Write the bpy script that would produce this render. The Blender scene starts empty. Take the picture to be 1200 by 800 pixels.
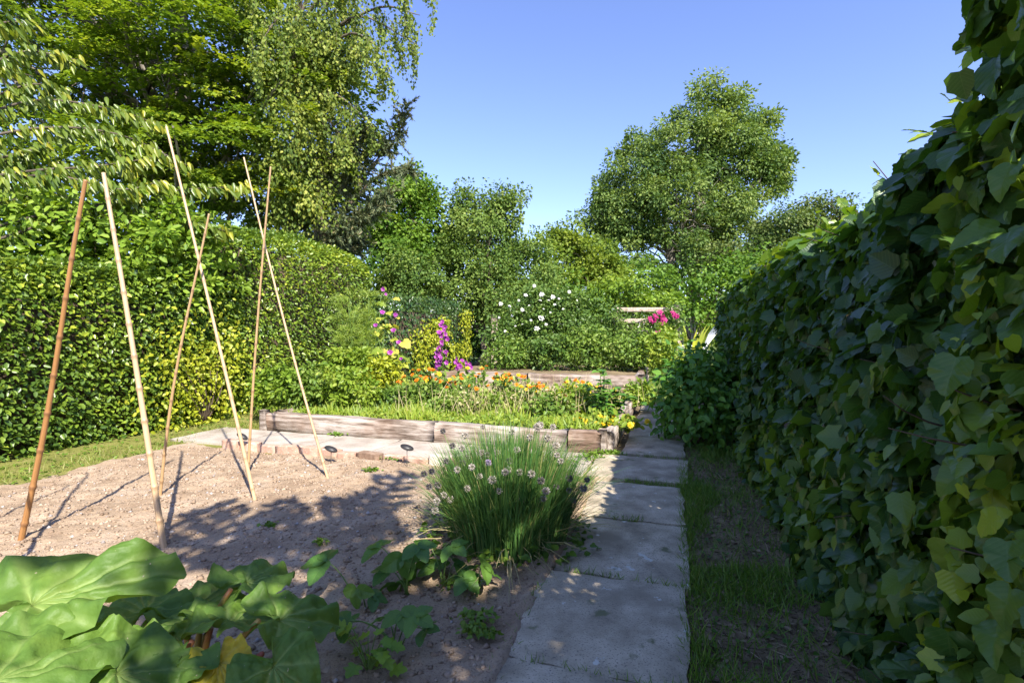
import bpy, math, random
import numpy as np

# ------------------------------------------------------------------ camera, sky, sun, exposure
scene = bpy.context.scene
COL = scene.collection
CAM_H, FPX, HOR = 1.35, 600.0, 388.0
cam_data = bpy.data.cameras.new('camera')
cam_data.lens = 18.0
cam_data.sensor_width = 36.0
cam_data.clip_start = 0.02
cam_data.clip_end = 2000.0
cam_data.shift_y = -(400.0 - HOR) / 1200.0
cam = bpy.data.objects.new('camera', cam_data)
cam.location = (0, 0, CAM_H)
cam.rotation_euler = (math.radians(90), 0, 0)
COL.objects.link(cam)
scene.camera = cam

SUN_EL = math.radians(43.0)
SUN_H = np.array([0.39, -0.92])            # horizontal direction towards the sun
SUN_H = SUN_H / np.linalg.norm(SUN_H)
world = bpy.data.worlds.new('World')
scene.world = world
world.use_nodes = True
wn = world.node_tree.nodes
sky = wn.new('ShaderNodeTexSky')
sky.sky_type = 'NISHITA'
sky.sun_disc = False
sky.sun_elevation = SUN_EL
sky.sun_rotation = math.atan2(SUN_H[0], SUN_H[1])
sky.altitude = 100.0
sky.air_density = 1.0
sky.dust_density = 0.25
sky.ozone_density = 5.0
bg = wn['Background']
bg.inputs['Strength'].default_value = 0.132
wb = wn.new('ShaderNodeMix')
wb.data_type = 'RGBA'
wb.blend_type = 'MULTIPLY'
wb.inputs['Factor'].default_value = 1.0
wb.inputs['B'].default_value = (1.10, 0.95, 1.10, 1)       # even white balance over the whole sky
world.node_tree.links.new(sky.outputs['Color'], wb.inputs['A'])
world.node_tree.links.new(wb.outputs['Result'], bg.inputs['Color'])

sun_data = bpy.data.lights.new('sun', 'SUN')
sun_data.energy = 5.0
sun_data.angle = math.radians(0.55)
sun_data.color = (1.0, 0.94, 0.84)
sun = bpy.data.objects.new('sun', sun_data)
COL.objects.link(sun)
sd = np.array([SUN_H[0] * math.cos(SUN_EL), SUN_H[1] * math.cos(SUN_EL), math.sin(SUN_EL)])
from mathutils import Vector, Matrix
sun.rotation_euler = Vector(sd).to_track_quat('Z', 'Y').to_euler()
sun.location = (4, -9, 12)

scene.view_settings.view_transform = 'Standard'
scene.view_settings.look = 'None'
scene.view_settings.gamma = 1.0
scene.view_settings.use_curve_mapping = False
scene.view_settings.exposure = 1.18
try:
    scene.cycles.max_bounces = 8
    scene.cycles.diffuse_bounces = 3
    scene.cycles.glossy_bounces = 2
    scene.cycles.transmission_bounces = 5
except Exception:
    pass

# ------------------------------------------------------------------ frames of reference
CA, SA = math.cos(math.radians(17.57)), math.sin(math.radians(17.57))


def L(u, v, z=0.0):
    """garden frame: u across the path (to its right), v along the path"""
    return np.array([u * CA + v * SA, -u * SA + v * CA, z])


def LA(a):
    a = np.asarray(a, float)
    return np.stack([a[:, 0] * CA + a[:, 1] * SA, -a[:, 0] * SA + a[:, 1] * CA, a[:, 2]], 1)


def W(px, py, Y):
    """a surveyed point: bearing and elevation from the photograph, Y its distance in metres"""
    return np.array([(px - 600.0) / FPX * Y, Y, CAM_H - (py - HOR) / FPX * Y])


def nrm(a):
    a = np.asarray(a, float)
    return a / np.maximum(np.linalg.norm(a, axis=-1, keepdims=True), 1e-9)


# ------------------------------------------------------------------ mesh helpers
def mesh_np(name, V, T, rnd=None, luv=None, smooth=False):
    V = np.asarray(V, np.float32)
    T = np.asarray(T, np.int32)
    me = bpy.data.meshes.new(name)
    k = T.shape[1]
    me.vertices.add(len(V))
    me.vertices.foreach_set('co', V.ravel())
    me.loops.add(T.size)
    me.loops.foreach_set('vertex_index', T.ravel())
    me.polygons.add(len(T))
    me.polygons.foreach_set('loop_start', np.arange(0, T.size, k, dtype=np.int32))
    me.polygons.foreach_set('loop_total', np.full(len(T), k, np.int32))
    if smooth:
        me.polygons.foreach_set('use_smooth', np.ones(len(T), bool))
    if rnd is not None:
        at = me.attributes.new('rnd', 'FLOAT', 'POINT')
        at.data.foreach_set('value', np.asarray(rnd, np.float32))
    if luv is not None:
        at = me.attributes.new('luv', 'FLOAT_VECTOR', 'POINT')
        at.data.foreach_set('vector', np.asarray(luv, np.float32).ravel())
    me.update(calc_edges=True)
    return me


class Geo:
    """collects triangles of one mesh"""

    def __init__(self):
        self.V, self.T, self.R, self.U, self.n = [], [], [], [], 0

    def add(self, V, T, rnd=0.5, luv=None):
        V = np.asarray(V, float)
        T = np.asarray(T, int)
        if T.shape[1] == 4:
            T = np.concatenate([T[:, [0, 1, 2]], T[:, [0, 2, 3]]])
        self.V.append(V)
        self.T.append(T + self.n)
        self.R.append(np.broadcast_to(np.asarray(rnd, float), (len(V),)) if np.ndim(rnd) == 0 else np.asarray(rnd))
        self.U.append(np.zeros((len(V), 3)) if luv is None else np.asarray(luv))
        self.n += len(V)
        return self

    def mesh(self, name, origin=(0, 0, 0), smooth=False):
        V = np.concatenate(self.V) - np.asarray(origin, float)
        return mesh_np(name, V, np.concatenate(self.T), np.concatenate(self.R), np.concatenate(self.U), smooth)


def wloc(o):
    p = np.zeros(3)
    while o is not None:
        p = p + np.array(o.location)
        o = o.parent
    return p


def thing(name, label, cat, loc=(0, 0, 0), group=None):
    o = bpy.data.objects.new(name, None)
    o.empty_display_size = 0.1
    o.location = [float(x) for x in loc]
    o['label'] = label
    o['category'] = cat
    if group:
        o['group'] = group
    COL.objects.link(o)
    return o


def tag(o, label=None, cat=None, group=None, kind=None):
    for k, x in (('label', label), ('category', cat), ('group', group), ('kind', kind)):
        if x:
            o[k] = x
    return o


def put(name, geo, mat, parent=None, kind=None, smooth=False, at=None):
    """links one mesh object; geo (Geo in world coordinates, or mesh data placed by at)"""
    base = wloc(parent) if parent is not None else np.zeros(3)
    if isinstance(geo, Geo):
        org = base if at is None else np.asarray(at, float)
        me = geo.mesh(name, org, smooth)
        pos = org - base
    else:
        me = geo
        pos = (np.zeros(3) if at is None else np.asarray(at, float)) - base
    if mat is not None and len(me.materials) == 0:
        me.materials.append(mat)
    o = bpy.data.objects.new(name, me)
    if parent is not None:
        o.parent = parent
    o.location = [float(x) for x in pos]
    if kind:
        o['kind'] = kind
    COL.objects.link(o)
    return o


def place(name, me, parent, pos, frame=None, scale=1.0, label=None):
    """a piece that shares mesh data"""
    o = bpy.data.objects.new(name, me)
    o.parent = parent
    base = wloc(parent) if parent is not None else np.zeros(3)
    pos = np.asarray(pos, float) - base
    M = Matrix.Identity(4)
    if frame is not None:
        for i in range(3):
            for j in range(3):
                M[i][j] = float(frame[j][i]) * scale
    else:
        for i in range(3):
            M[i][i] = scale
    for i in range(3):
        M[i][3] = float(pos[i])
    o.matrix_basis = M
    if label:
        o['label'] = label
    COL.objects.link(o)
    return o


def tube(pts, rad, sides=6, cap=True):
    pts = np.asarray(pts, float)
    n = len(pts)
    rad = np.broadcast_to(np.asarray(rad, float), (n,))
    d = nrm(np.gradient(pts, axis=0))
    ref = np.where(np.abs(d[:, 2:3]) > 0.9, np.array([[1.0, 0, 0]]), np.array([[0, 0, 1.0]]))
    x = nrm(np.cross(d, ref))
    y = np.cross(d, x)
    a = np.linspace(0, 2 * math.pi, sides, endpoint=False)
    V = pts[:, None, :] + rad[:, None, None] * (np.cos(a)[None, :, None] * x[:, None, :] + np.sin(a)[None, :, None] * y[:, None, :])
    V = V.reshape(-1, 3)
    i = np.arange(n - 1)[:, None] * sides
    j = np.arange(sides)[None, :]
    k = (j + 1) % sides
    Q = np.stack([i + j, i + k, i + sides + k, i + sides + j], -1).reshape(-1, 4)[:, ::-1]
    T = np.concatenate([Q[:, [0, 1, 2]], Q[:, [0, 2, 3]]])
    if cap:
        c0, c1 = len(V), len(V) + 1
        V = np.concatenate([V, pts[:1], pts[-1:]])
        jj = np.arange(sides)
        kk = (jj + 1) % sides
        e = (n - 1) * sides
        T = np.concatenate([T, np.stack([np.full(sides, c0), jj, kk], 1)[:, [0, 2, 1]] if False else np.stack([np.full(sides, c0), jj, kk], 1),
                            np.stack([np.full(sides, c1), e + kk, e + jj], 1)])
    return V, T


def curve(p0, p1, sag=(0, 0, 0), n=7, wob=0.0, rng=None):
    p0, p1 = np.asarray(p0, float), np.asarray(p1, float)
    t = np.linspace(0, 1, n)[:, None]
    P = p0 + (p1 - p0) * t + np.asarray(sag, float) * (4 * t * (1 - t))
    if wob and rng is not None:
        w = rng.normal(0, wob, (n, 3))
        w[0] = 0
        w[-1] = 0
        P = P + w
    return P


def path_pts(pts, n=12):
    """smooth polyline through points"""
    pts = np.asarray(pts, float)
    s = np.linspace(0, len(pts) - 1, n)
    i = np.clip(np.floor(s).astype(int), 0, len(pts) - 2)
    f = (s - i)[:, None]
    p = np.concatenate([2 * pts[:1] - pts[1:2], pts, 2 * pts[-1:] - pts[-2:-1]])
    a, b, c, d = p[i], p[i + 1], p[i + 2], p[i + 3]
    return 0.5 * (2 * b + (c - a) * f + (2 * a - 5 * b + 4 * c - d) * f * f + (3 * b - a - 3 * c + d) * f ** 3)


def vnoise(x, y, seed=0):
    """2-D value noise, vectorised"""
    xi, yi = np.floor(x).astype(np.int64), np.floor(y).astype(np.int64)
    fx, fy = x - xi, y - yi
    fx, fy = fx * fx * (3 - 2 * fx), fy * fy * (3 - 2 * fy)

    def h(a, b):
        n = (a * 374761393 + b * 668265263 + seed * 982451653) & 0x7fffffff
        n = ((n ^ (n >> 13)) * 1274126177) & 0x7fffffff
        return ((n ^ (n >> 16)) & 0xffff) / 65535.0
    return (h(xi, yi) * (1 - fx) + h(xi + 1, yi) * fx) * (1 - fy) + (h(xi, yi + 1) * (1 - fx) + h(xi + 1, yi + 1) * fx) * fy


def fbm(x, y, seed=0, oct=4):
    r, a = 0, 0.5
    for o in range(oct):
        r = r + a * (vnoise(x * 2 ** o, y * 2 ** o, seed + o * 17) - 0.5)
        a *= 0.5
    return r


# ------------------------------------------------------------------ leaf templates (along +y, facing +z, length 1)
def tpl(v, t):
    return np.array(v, float), np.array(t, int)


LEAF2 = tpl([(0, 0, 0), (-.27, .45, .07), (0, 1, -.06), (.27, .45, .07)], [(0, 3, 2), (0, 2, 1)])
LEAF2W = tpl([(0, 0, 0), (-.38, .45, .08), (0, 1, -.08), (.38, .45, .08)], [(0, 3, 2), (0, 2, 1)])
BLADE = tpl([(-.03, 0, 0), (.03, 0, 0), (.022, .55, .03), (-.022, .55, .03), (0, 1, -.12)], [(0, 1, 2), (0, 2, 3), (3, 2, 4)])
NEEDLE = tpl([(-.07, 0, 0), (.07, 0, 0), (0, 1, 0)], [(0, 1, 2)])


def fan_leaf(outline, cup=0.1, mid=0.45, droop=0.1):
    """outline of the right half as (x, y); mirrored, fanned about the midrib, folded and drooping"""
    R = list(outline)
    Lh = [(-x, y) for x, y in R[::-1] if x > 1e-6]
    pts = [(0, 0)] + R + Lh
    v = []
    for x, y in pts:
        v.append((x, y, cup * abs(x) ** 0.8 - droop * y * y))
    v.append((0, mid, -droop * mid * mid - 0.02))
    n = len(pts)
    t = [(n, i, (i + 1) % n) for i in range(n)]
    return tpl(v, t)


OVAL = fan_leaf([(.22, .14), (.30, .42), (.2, .76), (0, 1)], 0.22, 0.45, 0.14)
OVATE = fan_leaf([(.2, .04), (.36, .3), (.24, .68), (0, 1)], 0.22, 0.4, 0.18)
OVAL4 = tpl([(0, 0, 0), (.27, .25, .07), (.24, .68, .03), (0, 1, -.12), (-.24, .68, .03), (-.27, .25, .07)], [(0, 1, 2), (0, 2, 3), (0, 3, 4), (0, 4, 5)])
HEART4 = tpl([(0, -.04, 0), (.46, .15, .06), (.34, .66, .0), (0, 1, -.2), (-.34, .66, .0), (-.46, .15, .06)], [(0, 1, 2), (0, 2, 3), (0, 3, 4), (0, 4, 5)])
LANCE = fan_leaf([(.1, .1), (.17, .38), (.11, .74), (0, 1)], 0.35, 0.45, 0.25)
LOBED = fan_leaf([(.24, -.06), (.48, .12), (.44, .36), (.47, .56), (.28, .68), (.16, .86), (0, 1)], 0.14, 0.36, 0.16)
HEART = fan_leaf([(.24, -.10), (.46, .12), (.47, .38), (.28, .72), (0, 1)], 0.14, 0.36, 0.2)


def ring_leaf(outline, seed, cup=0.1, droop=0.15, wave=0.03, teeth=0):
    """finer leaf for near pieces: an inner and a middle ring inside the rim"""
    R = list(outline)
    pts = np.array([(0, 0)] + R + [(-x, y) for x, y in R[::-1] if x > 1e-6], float)
    m = []
    for i in range(len(pts)):
        a, b = pts[i], pts[(i + 1) % len(pts)]
        m.append(a)
        q = (a + b) / 2
        out = q - np.array([0, .4])
        m.append(q + out * (0.06 if teeth else 0.02))
    pts = np.array(m)
    c = np.array([0, .38])
    n = len(pts)
    rg = np.random.default_rng(seed)
    ph = rg.uniform(0, 6.28, 3)
    V, rings = [], (0.34, 0.7, 1.0)
    for r in rings:
        q = c + (pts - c) * r
        ang = np.arctan2(q[:, 1] - .4, q[:, 0])
        z = cup * np.abs(q[:, 0]) ** 0.8 - droop * q[:, 1] ** 2 + wave * r * r * (np.sin(5 * ang + ph[0]) + .6 * np.sin(9 * ang + ph[1]))
        V.append(np.column_stack([q, z]))
    V.append(np.array([[0, .38, -droop * .38 ** 2 - .01]]))
    V = np.concatenate(V)
    T = []
    for i in range(n):
        j = (i + 1) % n
        T.append((3 * n, i, j))
        for k in (0, 1):
            a, b = k * n, (k + 1) * n
            T += [(a + i, b + i, b + j), (a + i, b + j, a + j)]
    return V, np.array(T, int)


LOBE_OUT = [(.20, -.08), (.36, -.02), (.48, .12), (.48, .26), (.45, .36), (.47, .48), (.46, .58), (.36, .63), (.29, .70), (.22, .80), (.12, .92), (0, 1)]
HEART_OUT = [(.14, -.10), (.32, -.06), (.44, .12), (.46, .30), (.42, .45), (.32, .64), (.18, .84), (0, 1)]
OVATE_OUT = [(.10, .0), (.24, .10), (.32, .28), (.31, .46), (.23, .68), (.12, .86), (0, 1)]


def frames(d, n):
    y = nrm(d)
    x = nrm(np.cross(y, n))
    z = np.cross(x, y)
    return x, y, z


def scatter(geo, tp, pos, d, n, size, rnd, width=None):
    tV, tT = tp
    N, k = len(pos), len(tV)
    if N == 0:
        return
    x, y, z = frames(d, n)
    size = np.broadcast_to(np.asarray(size, float), (N,))
    w = size if width is None else size * np.broadcast_to(np.asarray(width, float), (N,))
    V = pos[:, None, :] + tV[None, :, 0:1] * (x * w[:, None])[:, None, :] + tV[None, :, 1:2] * (y * size[:, None])[:, None, :] \
        + tV[None, :, 2:3] * (z * size[:, None])[:, None, :]
    T = tT[None, :, :] + (np.arange(N) * k)[:, None, None]
    U = np.broadcast_to(tV[None], (N, k, 3)).reshape(-1, 3)
    geo.add(V.reshape(-1, 3), T.reshape(-1, 3), np.repeat(np.broadcast_to(np.asarray(rnd, float), (N,)), k), U)


# ------------------------------------------------------------------ materials
def newmat(name):
    m = bpy.data.materials.new(name)
    m.use_nodes = True
    nt = m.node_tree
    for n in list(nt.nodes):
        if n.type != 'OUTPUT_MATERIAL':
            nt.nodes.remove(n)
    out = nt.nodes['Material Output']
    return m, nt, out


def N(nt, typ, **kw):
    n = nt.nodes.new(typ)
    for k, v in kw.items():
        if k in n.inputs:
            n.inputs[k].default_value = v
        else:
            setattr(n, k, v)
    return n


def ramp(nt, cols, interp='LINEAR'):
    r = nt.nodes.new('ShaderNodeValToRGB')
    r.color_ramp.interpolation = interp
    e = r.color_ramp.elements
    for i, (p, c) in enumerate(cols):
        el = e[i] if i < 2 else e.new(p)
        el.position = p
        el.color = (c[0], c[1], c[2], 1)
    return r


def leafmat(name, cols, rough=0.45, trans=0.35, tint=(1.25, 1.25, 0.5), veins=False, spec=0.4, warm=1.0, gain=1.0):
    m, nt, out = newmat(name)
    at = N(nt, 'ShaderNodeAttribute', attribute_name='rnd')
    n = len(cols)
    r = ramp(nt, [(i / (n - 1), (c[0] * warm * gain, c[1] * gain, c[2] * gain)) for i, c in enumerate(cols)])
    nt.links.new(at.outputs['Fac'], r.inputs['Fac'])
    tc = N(nt, 'ShaderNodeTexCoord')
    nz = N(nt, 'ShaderNodeTexNoise', Scale=9.0, Detail=2.0)
    geo = N(nt, 'ShaderNodeNewGeometry')
    nt.links.new(geo.outputs['Position'], nz.inputs['Vector'])
    hsv = N(nt, 'ShaderNodeHueSaturation')
    mp = N(nt, 'ShaderNodeMapRange')
    mp.inputs['To Min'].default_value = 0.78
    mp.inputs['To Max'].default_value = 1.22
    nt.links.new(nz.outputs['Fac'], mp.inputs['Value'])
    nt.links.new(mp.outputs['Result'], hsv.inputs['Value'])
    nt.links.new(r.outputs['Color'], hsv.inputs['Color'])
    col = hsv.outputs['Color']
    bump = None
    if veins:
        la = N(nt, 'ShaderNodeAttribute', attribute_name='luv')
        sp = N(nt, 'ShaderNodeSeparateXYZ')
        nt.links.new(la.outputs['Vector'], sp.inputs['Vector'])
        ab = N(nt, 'ShaderNodeMath', operation='ABSOLUTE')
        nt.links.new(sp.outputs['X'], ab.inputs[0])
        # side veins: lines slanting forward from the midrib
        mu = N(nt, 'ShaderNodeMath', operation='MULTIPLY')
        mu.inputs[1].default_value = -0.75
        nt.links.new(ab.outputs[0], mu.inputs[0])
        ad = N(nt, 'ShaderNodeMath', operation='ADD')
        nt.links.new(mu.outputs[0], ad.inputs[0])
        nt.links.new(sp.outputs['Y'], ad.inputs[1])
        fr = N(nt, 'ShaderNodeMath', operation='MULTIPLY')
        fr.inputs[1].default_value = 7.0
        nt.links.new(ad.outputs[0], fr.inputs[0])
        pp = N(nt, 'ShaderNodeMath', operation='PINGPONG')
        pp.inputs[1].default_value = 0.5
        nt.links.new(fr.outputs[0], pp.inputs[0])
        lt = N(nt, 'ShaderNodeMath', operation='LESS_THAN')
        lt.inputs[1].default_value = 0.07
        nt.links.new(pp.outputs[0], lt.inputs[0])
        lm = N(nt, 'ShaderNodeMath', operation='LESS_THAN')
        lm.inputs[1].default_value = 0.014
        nt.links.new(ab.outputs[0], lm.inputs[0])
        mx = N(nt, 'ShaderNodeMath', operation='MAXIMUM')
        nt.links.new(lt.outputs[0], mx.inputs[0])
        nt.links.new(lm.outputs[0], mx.inputs[1])
        sc = N(nt, 'ShaderNodeMath', operation='MULTIPLY')
        sc.inputs[1].default_value = 0.16
        nt.links.new(mx.outputs[0], sc.inputs[0])
        mix = N(nt, 'ShaderNodeMix', data_type='RGBA')
        mix.inputs['B'].default_value = (0.22, 0.30, 0.10, 1)
        nt.links.new(sc.outputs[0], mix.inputs['Factor'])
        nt.links.new(col, mix.inputs['A'])
        col = mix.outputs['Result']
        bump = N(nt, 'ShaderNodeBump', Strength=0.22, Distance=0.003)
        nt.links.new(pp.outputs[0], bump.inputs['Height'])
    pb = N(nt, 'ShaderNodeBsdfPrincipled', Roughness=rough)
    pb.inputs['Specular IOR Level'].default_value = spec
    nt.links.new(col, pb.inputs['Base Color'])
    tr = N(nt, 'ShaderNodeBsdfTranslucent')
    tm = N(nt, 'ShaderNodeMix', data_type='RGBA', blend_type='MULTIPLY')
    tm.inputs['Factor'].default_value = 1.0
    tm.inputs['B'].default_value = (tint[0], tint[1], tint[2], 1)
    nt.links.new(col, tm.inputs['A'])
    nt.links.new(tm.outputs['Result'], tr.inputs['Color'])
    ms = N(nt, 'ShaderNodeMixShader')
    ms.inputs['Fac'].default_value = trans
    nt.links.new(pb.outputs[0], ms.inputs[1])
    nt.links.new(tr.outputs[0], ms.inputs[2])
    nt.links.new(ms.outputs[0], out.inputs['Surface'])
    if bump:
        nt.links.new(bump.outputs[0], pb.inputs['Normal'])
    return m


def noisemat(name, cols, scale=6.0, detail=6.0, rough=0.9, bump=0.4, bscale=40.0, stretch=(1, 1, 1), fine=None, dist=0.01, coords='Object', spec=0.3, distort=0.0, spots=None):
    """cols: ramp over a noise; fine: (scale, dark colour, threshold) speckles"""
    m, nt, out = newmat(name)
    tc = N(nt, 'ShaderNodeTexCoord')
    mp = N(nt, 'ShaderNodeMapping')
    mp.inputs['Scale'].default_value = stretch
    src = N(nt, 'ShaderNodeNewGeometry').outputs['Position'] if coords == 'World' else tc.outputs[coords]
    nt.links.new(src, mp.inputs['Vector'])
    nz = N(nt, 'ShaderNodeTexNoise', Scale=scale, Detail=detail, Roughness=0.62)
    nz.inputs['Distortion'].default_value = distort
    nt.links.new(mp.outputs[0], nz.inputs['Vector'])
    r = ramp(nt, cols)
    nt.links.new(nz.outputs['Fac'], r.inputs['Fac'])
    col = r.outputs['Color']
    if fine:
        n2 = N(nt, 'ShaderNodeTexNoise', Scale=fine[0], Detail=3.0, Roughness=0.7)
        nt.links.new(mp.outputs[0], n2.inputs['Vector'])
        r2 = ramp(nt, [(fine[2] - 0.06, (1, 1, 1)), (fine[2] + 0.06, (0, 0, 0))])
        nt.links.new(n2.outputs['Fac'], r2.inputs['Fac'])
        mix = N(nt, 'ShaderNodeMix', data_type='RGBA')
        nt.links.new(r2.outputs['Color'], mix.inputs['Factor'])
        nt.links.new(col, mix.inputs['A'])
        mix.inputs['B'].default_value = (*fine[1], 1)
        col = mix.outputs['Result']
    for (sc_, cl_, th_, wd_) in (spots or ()):
        n2 = N(nt, 'ShaderNodeTexNoise', Scale=sc_, Detail=4.0, Roughness=0.55)
        nt.links.new(mp.outputs[0], n2.inputs['Vector'])
        r2 = ramp(nt, [(th_, (0, 0, 0)), (th_ + wd_, (1, 1, 1))])
        nt.links.new(n2.outputs['Fac'], r2.inputs['Fac'])
        mix = N(nt, 'ShaderNodeMix', data_type='RGBA')
        nt.links.new(r2.outputs['Color'], mix.inputs['Factor'])
        nt.links.new(col, mix.inputs['A'])
        mix.inputs['B'].default_value = (*cl_, 1)
        col = mix.outputs['Result']
    pb = N(nt, 'ShaderNodeBsdfPrincipled', Roughness=rough)
    pb.inputs['Specular IOR Level'].default_value = spec
    nt.links.new(col, pb.inputs['Base Color'])
    if bump:
        n3 = N(nt, 'ShaderNodeTexNoise', Scale=bscale, Detail=5.0, Roughness=0.65)
        nt.links.new(mp.outputs[0], n3.inputs['Vector'])
        b = N(nt, 'ShaderNodeBump', Strength=bump, Distance=dist)
        nt.links.new(n3.outputs['Fac'], b.inputs['Height'])
        nt.links.new(b.outputs[0], pb.inputs['Normal'])
    nt.links.new(pb.outputs[0], out.inputs['Surface'])
    return m


def plain(name, col, rough=0.6, spec=0.4):
    return noisemat(name, [(0.3, tuple(c * 0.82 for c in col)), (0.7, tuple(min(1, c * 1.12) for c in col))], scale=14, rough=rough, bump=0.1, spec=spec)


M = {}
M['beech'] = leafmat('beech_leaf', [(.035, .075, .010), (.075, .135, .014), (.12, .19, .018), (.20, .25, .025)], 0.42, 0.38, spec=0.3, warm=1.12, gain=1.6)
M['hornbeam'] = leafmat('hedge_leaf', [(.030, .070, .012), (.065, .125, .016), (.11, .185, .020), (.22, .28, .03)], 0.33, 0.32, spec=0.45, warm=1.2, gain=1.75)
M['ivy_far'] = leafmat('ivy_leaf', [(.03, .07, .02), (.06, .11, .025), (.10, .16, .03)], 0.3, 0.25, warm=1.05, gain=1.2, spec=0.4)
M['golden'] = leafmat('golden_leaf', [(.20, .26, .015), (.32, .36, .02), (.45, .44, .04)], 0.45, 0.3)
M['vine'] = leafmat('vine_leaf', [(.028, .075, .028), (.048, .115, .027), (.11, .20, .027), (.30, .38, .03)], 0.34, 0.38, tint=(1.5, 1.5, .3), veins=True, spec=0.5)
M['cherry'] = leafmat('cherry_leaf', [(.045, .09, .015), (.09, .15, .02), (.15, .21, .025), (.28, .30, .03)], 0.32, 0.38, warm=1.1, gain=1.25, spec=0.4)
M['shrub'] = leafmat('shrub_leaf', [(.06, .13, .015), (.11, .20, .02), (.18, .27, .03)], 0.42, 0.36, gain=1.35, spec=0.3, warm=1.15)
M['elder'] = leafmat('elder_leaf', [(.10, .20, .02), (.17, .28, .03), (.27, .38, .05)], 0.42, 0.38, spec=.35, warm=1.1, gain=1.2)
M['birch'] = leafmat('birch_leaf', [(.045, .085, .020), (.08, .135, .022), (.14, .19, .03), (.22, .26, .05)], 0.55, 0.34, spec=0.25, warm=1.15, gain=1.5)
M['spruce'] = leafmat('spruce_needle', [(.07, .10, .045), (.11, .15, .07), (.16, .19, .08), (.24, .20, .09)], 0.6, 0.1)
M['sycamore'] = leafmat('sycamore_leaf', [(.035, .085, .012), (.07, .14, .016), (.12, .195, .022)], 0.55, 0.34, spec=0.25, warm=1.1, gain=1.7)
M['apple'] = leafmat('apple_leaf', [(.04, .085, .018), (.07, .125, .024), (.11, .17, .034), (.16, .21, .05)], 0.55, 0.3, spec=0.2, warm=1.1, gain=1.6)
M['maple'] = leafmat('maple_leaf', [(.07, .14, .018), (.13, .20, .022), (.19, .25, .03)], 0.55, 0.38, warm=1.1, gain=1.25, spec=0.25)
M['ash'] = leafmat('ash_leaf', [(.045, .09, .025), (.08, .135, .03), (.125, .18, .04), (.18, .23, .06)], 0.55, 0.34, spec=0.25, warm=1.06, gain=1.5)
M['lime'] = leafmat('lime_leaf', [(.04, .075, .02), (.075, .12, .03), (.15, .18, .06)], 0.55, 0.3, spec=0.25, warm=1.1, gain=1.5)
M['rose'] = leafmat('rose_leaf', [(.05, .11, .022), (.09, .16, .03), (.15, .225, .045)], 0.36, 0.3, warm=1.05, gain=1.15, spec=0.3)
M['perennial'] = leafmat('perennial_leaf', [(.07, .14, .022), (.13, .22, .03), (.21, .30, .05), (.31, .37, .10)], 0.45, 0.34, spec=.3)
M['bush'] = leafmat('bush_leaf', [(.035, .10, .018), (.06, .15, .02), (.10, .20, .025)], 0.42, 0.36, veins=True, gain=1.6)
M['lowgreen'] = leafmat('low_green', [(.14, .24, .02), (.22, .31, .03), (.33, .37, .05)], 0.5, 0.36)
M['fennel'] = leafmat('fennel_leaf', [(.15, .24, .03), (.22, .31, .04), (.28, .34, .05)], 0.5, 0.4)
M['mallow'] = leafmat('mallow_leaf', [(.20, .28, .03), (.36, .40, .05), (.50, .46, .08)], 0.5, 0.4)
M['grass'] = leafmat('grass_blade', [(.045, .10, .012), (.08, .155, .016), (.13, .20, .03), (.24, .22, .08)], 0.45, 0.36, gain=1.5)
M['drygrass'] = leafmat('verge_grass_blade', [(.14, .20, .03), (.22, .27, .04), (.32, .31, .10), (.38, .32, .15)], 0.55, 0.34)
M['chive'] = leafmat('chive_blade', [(.055, .15, .045), (.09, .205, .05), (.15, .26, .06), (.40, .38, .14)], 0.34, 0.3, spec=0.5)
M['strawberry'] = leafmat('strawberry_leaf', [(.055, .14, .03), (.08, .18, .034), (.12, .23, .036)], 0.42, 0.35, veins=True)
M['parsley'] = leafmat('parsley_leaf', [(.14, .27, .02), (.22, .34, .03)], 0.42, 0.4)
M['litter'] = leafmat('litter_piece', [(.07, .045, .028), (.16, .105, .06), (.28, .20, .12), (.36, .28, .17)], 0.8, 0.1, tint=(1, .9, .7))
M['straw'] = leafmat('dry_stem', [(.30, .26, .10), (.42, .36, .18), (.5, .42, .24)], 0.6, 0.25)
M['bark'] = noisemat('bark', [(.3, (.05, .038, .028)), (.55, (.12, .095, .07)), (.75, (.20, .17, .13))], scale=5, stretch=(1, 1, .25), bump=0.7, bscale=14, dist=.03)
M['palebark'] = noisemat('pale_bark', [(.3, (.12, .10, .08)), (.6, (.28, .25, .21)), (.8, (.38, .35, .30))], scale=4, stretch=(1, 1, .3), bump=0.6, bscale=14, dist=.03)
M['twig'] = noisemat('twig', [(.3, (.045, .032, .022)), (.7, (.12, .085, .055))], scale=12, bump=0.3)
M['stem'] = plain('green_stem', (.12, .20, .04), 0.5)
M['redstem'] = noisemat('rhubarb_stalk', [(.35, (.20, .22, .05)), (.6, (.30, .08, .04)), (.8, (.36, .12, .06))], scale=5, rough=.4, bump=.2, bscale=60)
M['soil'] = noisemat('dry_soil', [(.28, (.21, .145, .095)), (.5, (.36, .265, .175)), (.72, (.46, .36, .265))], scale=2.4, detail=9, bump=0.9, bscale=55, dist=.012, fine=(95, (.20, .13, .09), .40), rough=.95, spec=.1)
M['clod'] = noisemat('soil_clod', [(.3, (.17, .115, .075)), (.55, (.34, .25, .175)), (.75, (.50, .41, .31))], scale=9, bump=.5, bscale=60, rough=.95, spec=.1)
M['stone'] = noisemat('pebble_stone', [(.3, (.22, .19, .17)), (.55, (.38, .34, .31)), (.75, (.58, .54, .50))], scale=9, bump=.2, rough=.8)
M['earth'] = noisemat('bare_earth', [(.28, (.12, .090, .050)), (.5, (.23, .175, .10)), (.72, (.34, .265, .155))], scale=4, detail=9, bump=.9, bscale=45, dist=.015, fine=(60, (.06, .04, .028), .42), rough=.95, spec=.1)
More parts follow.
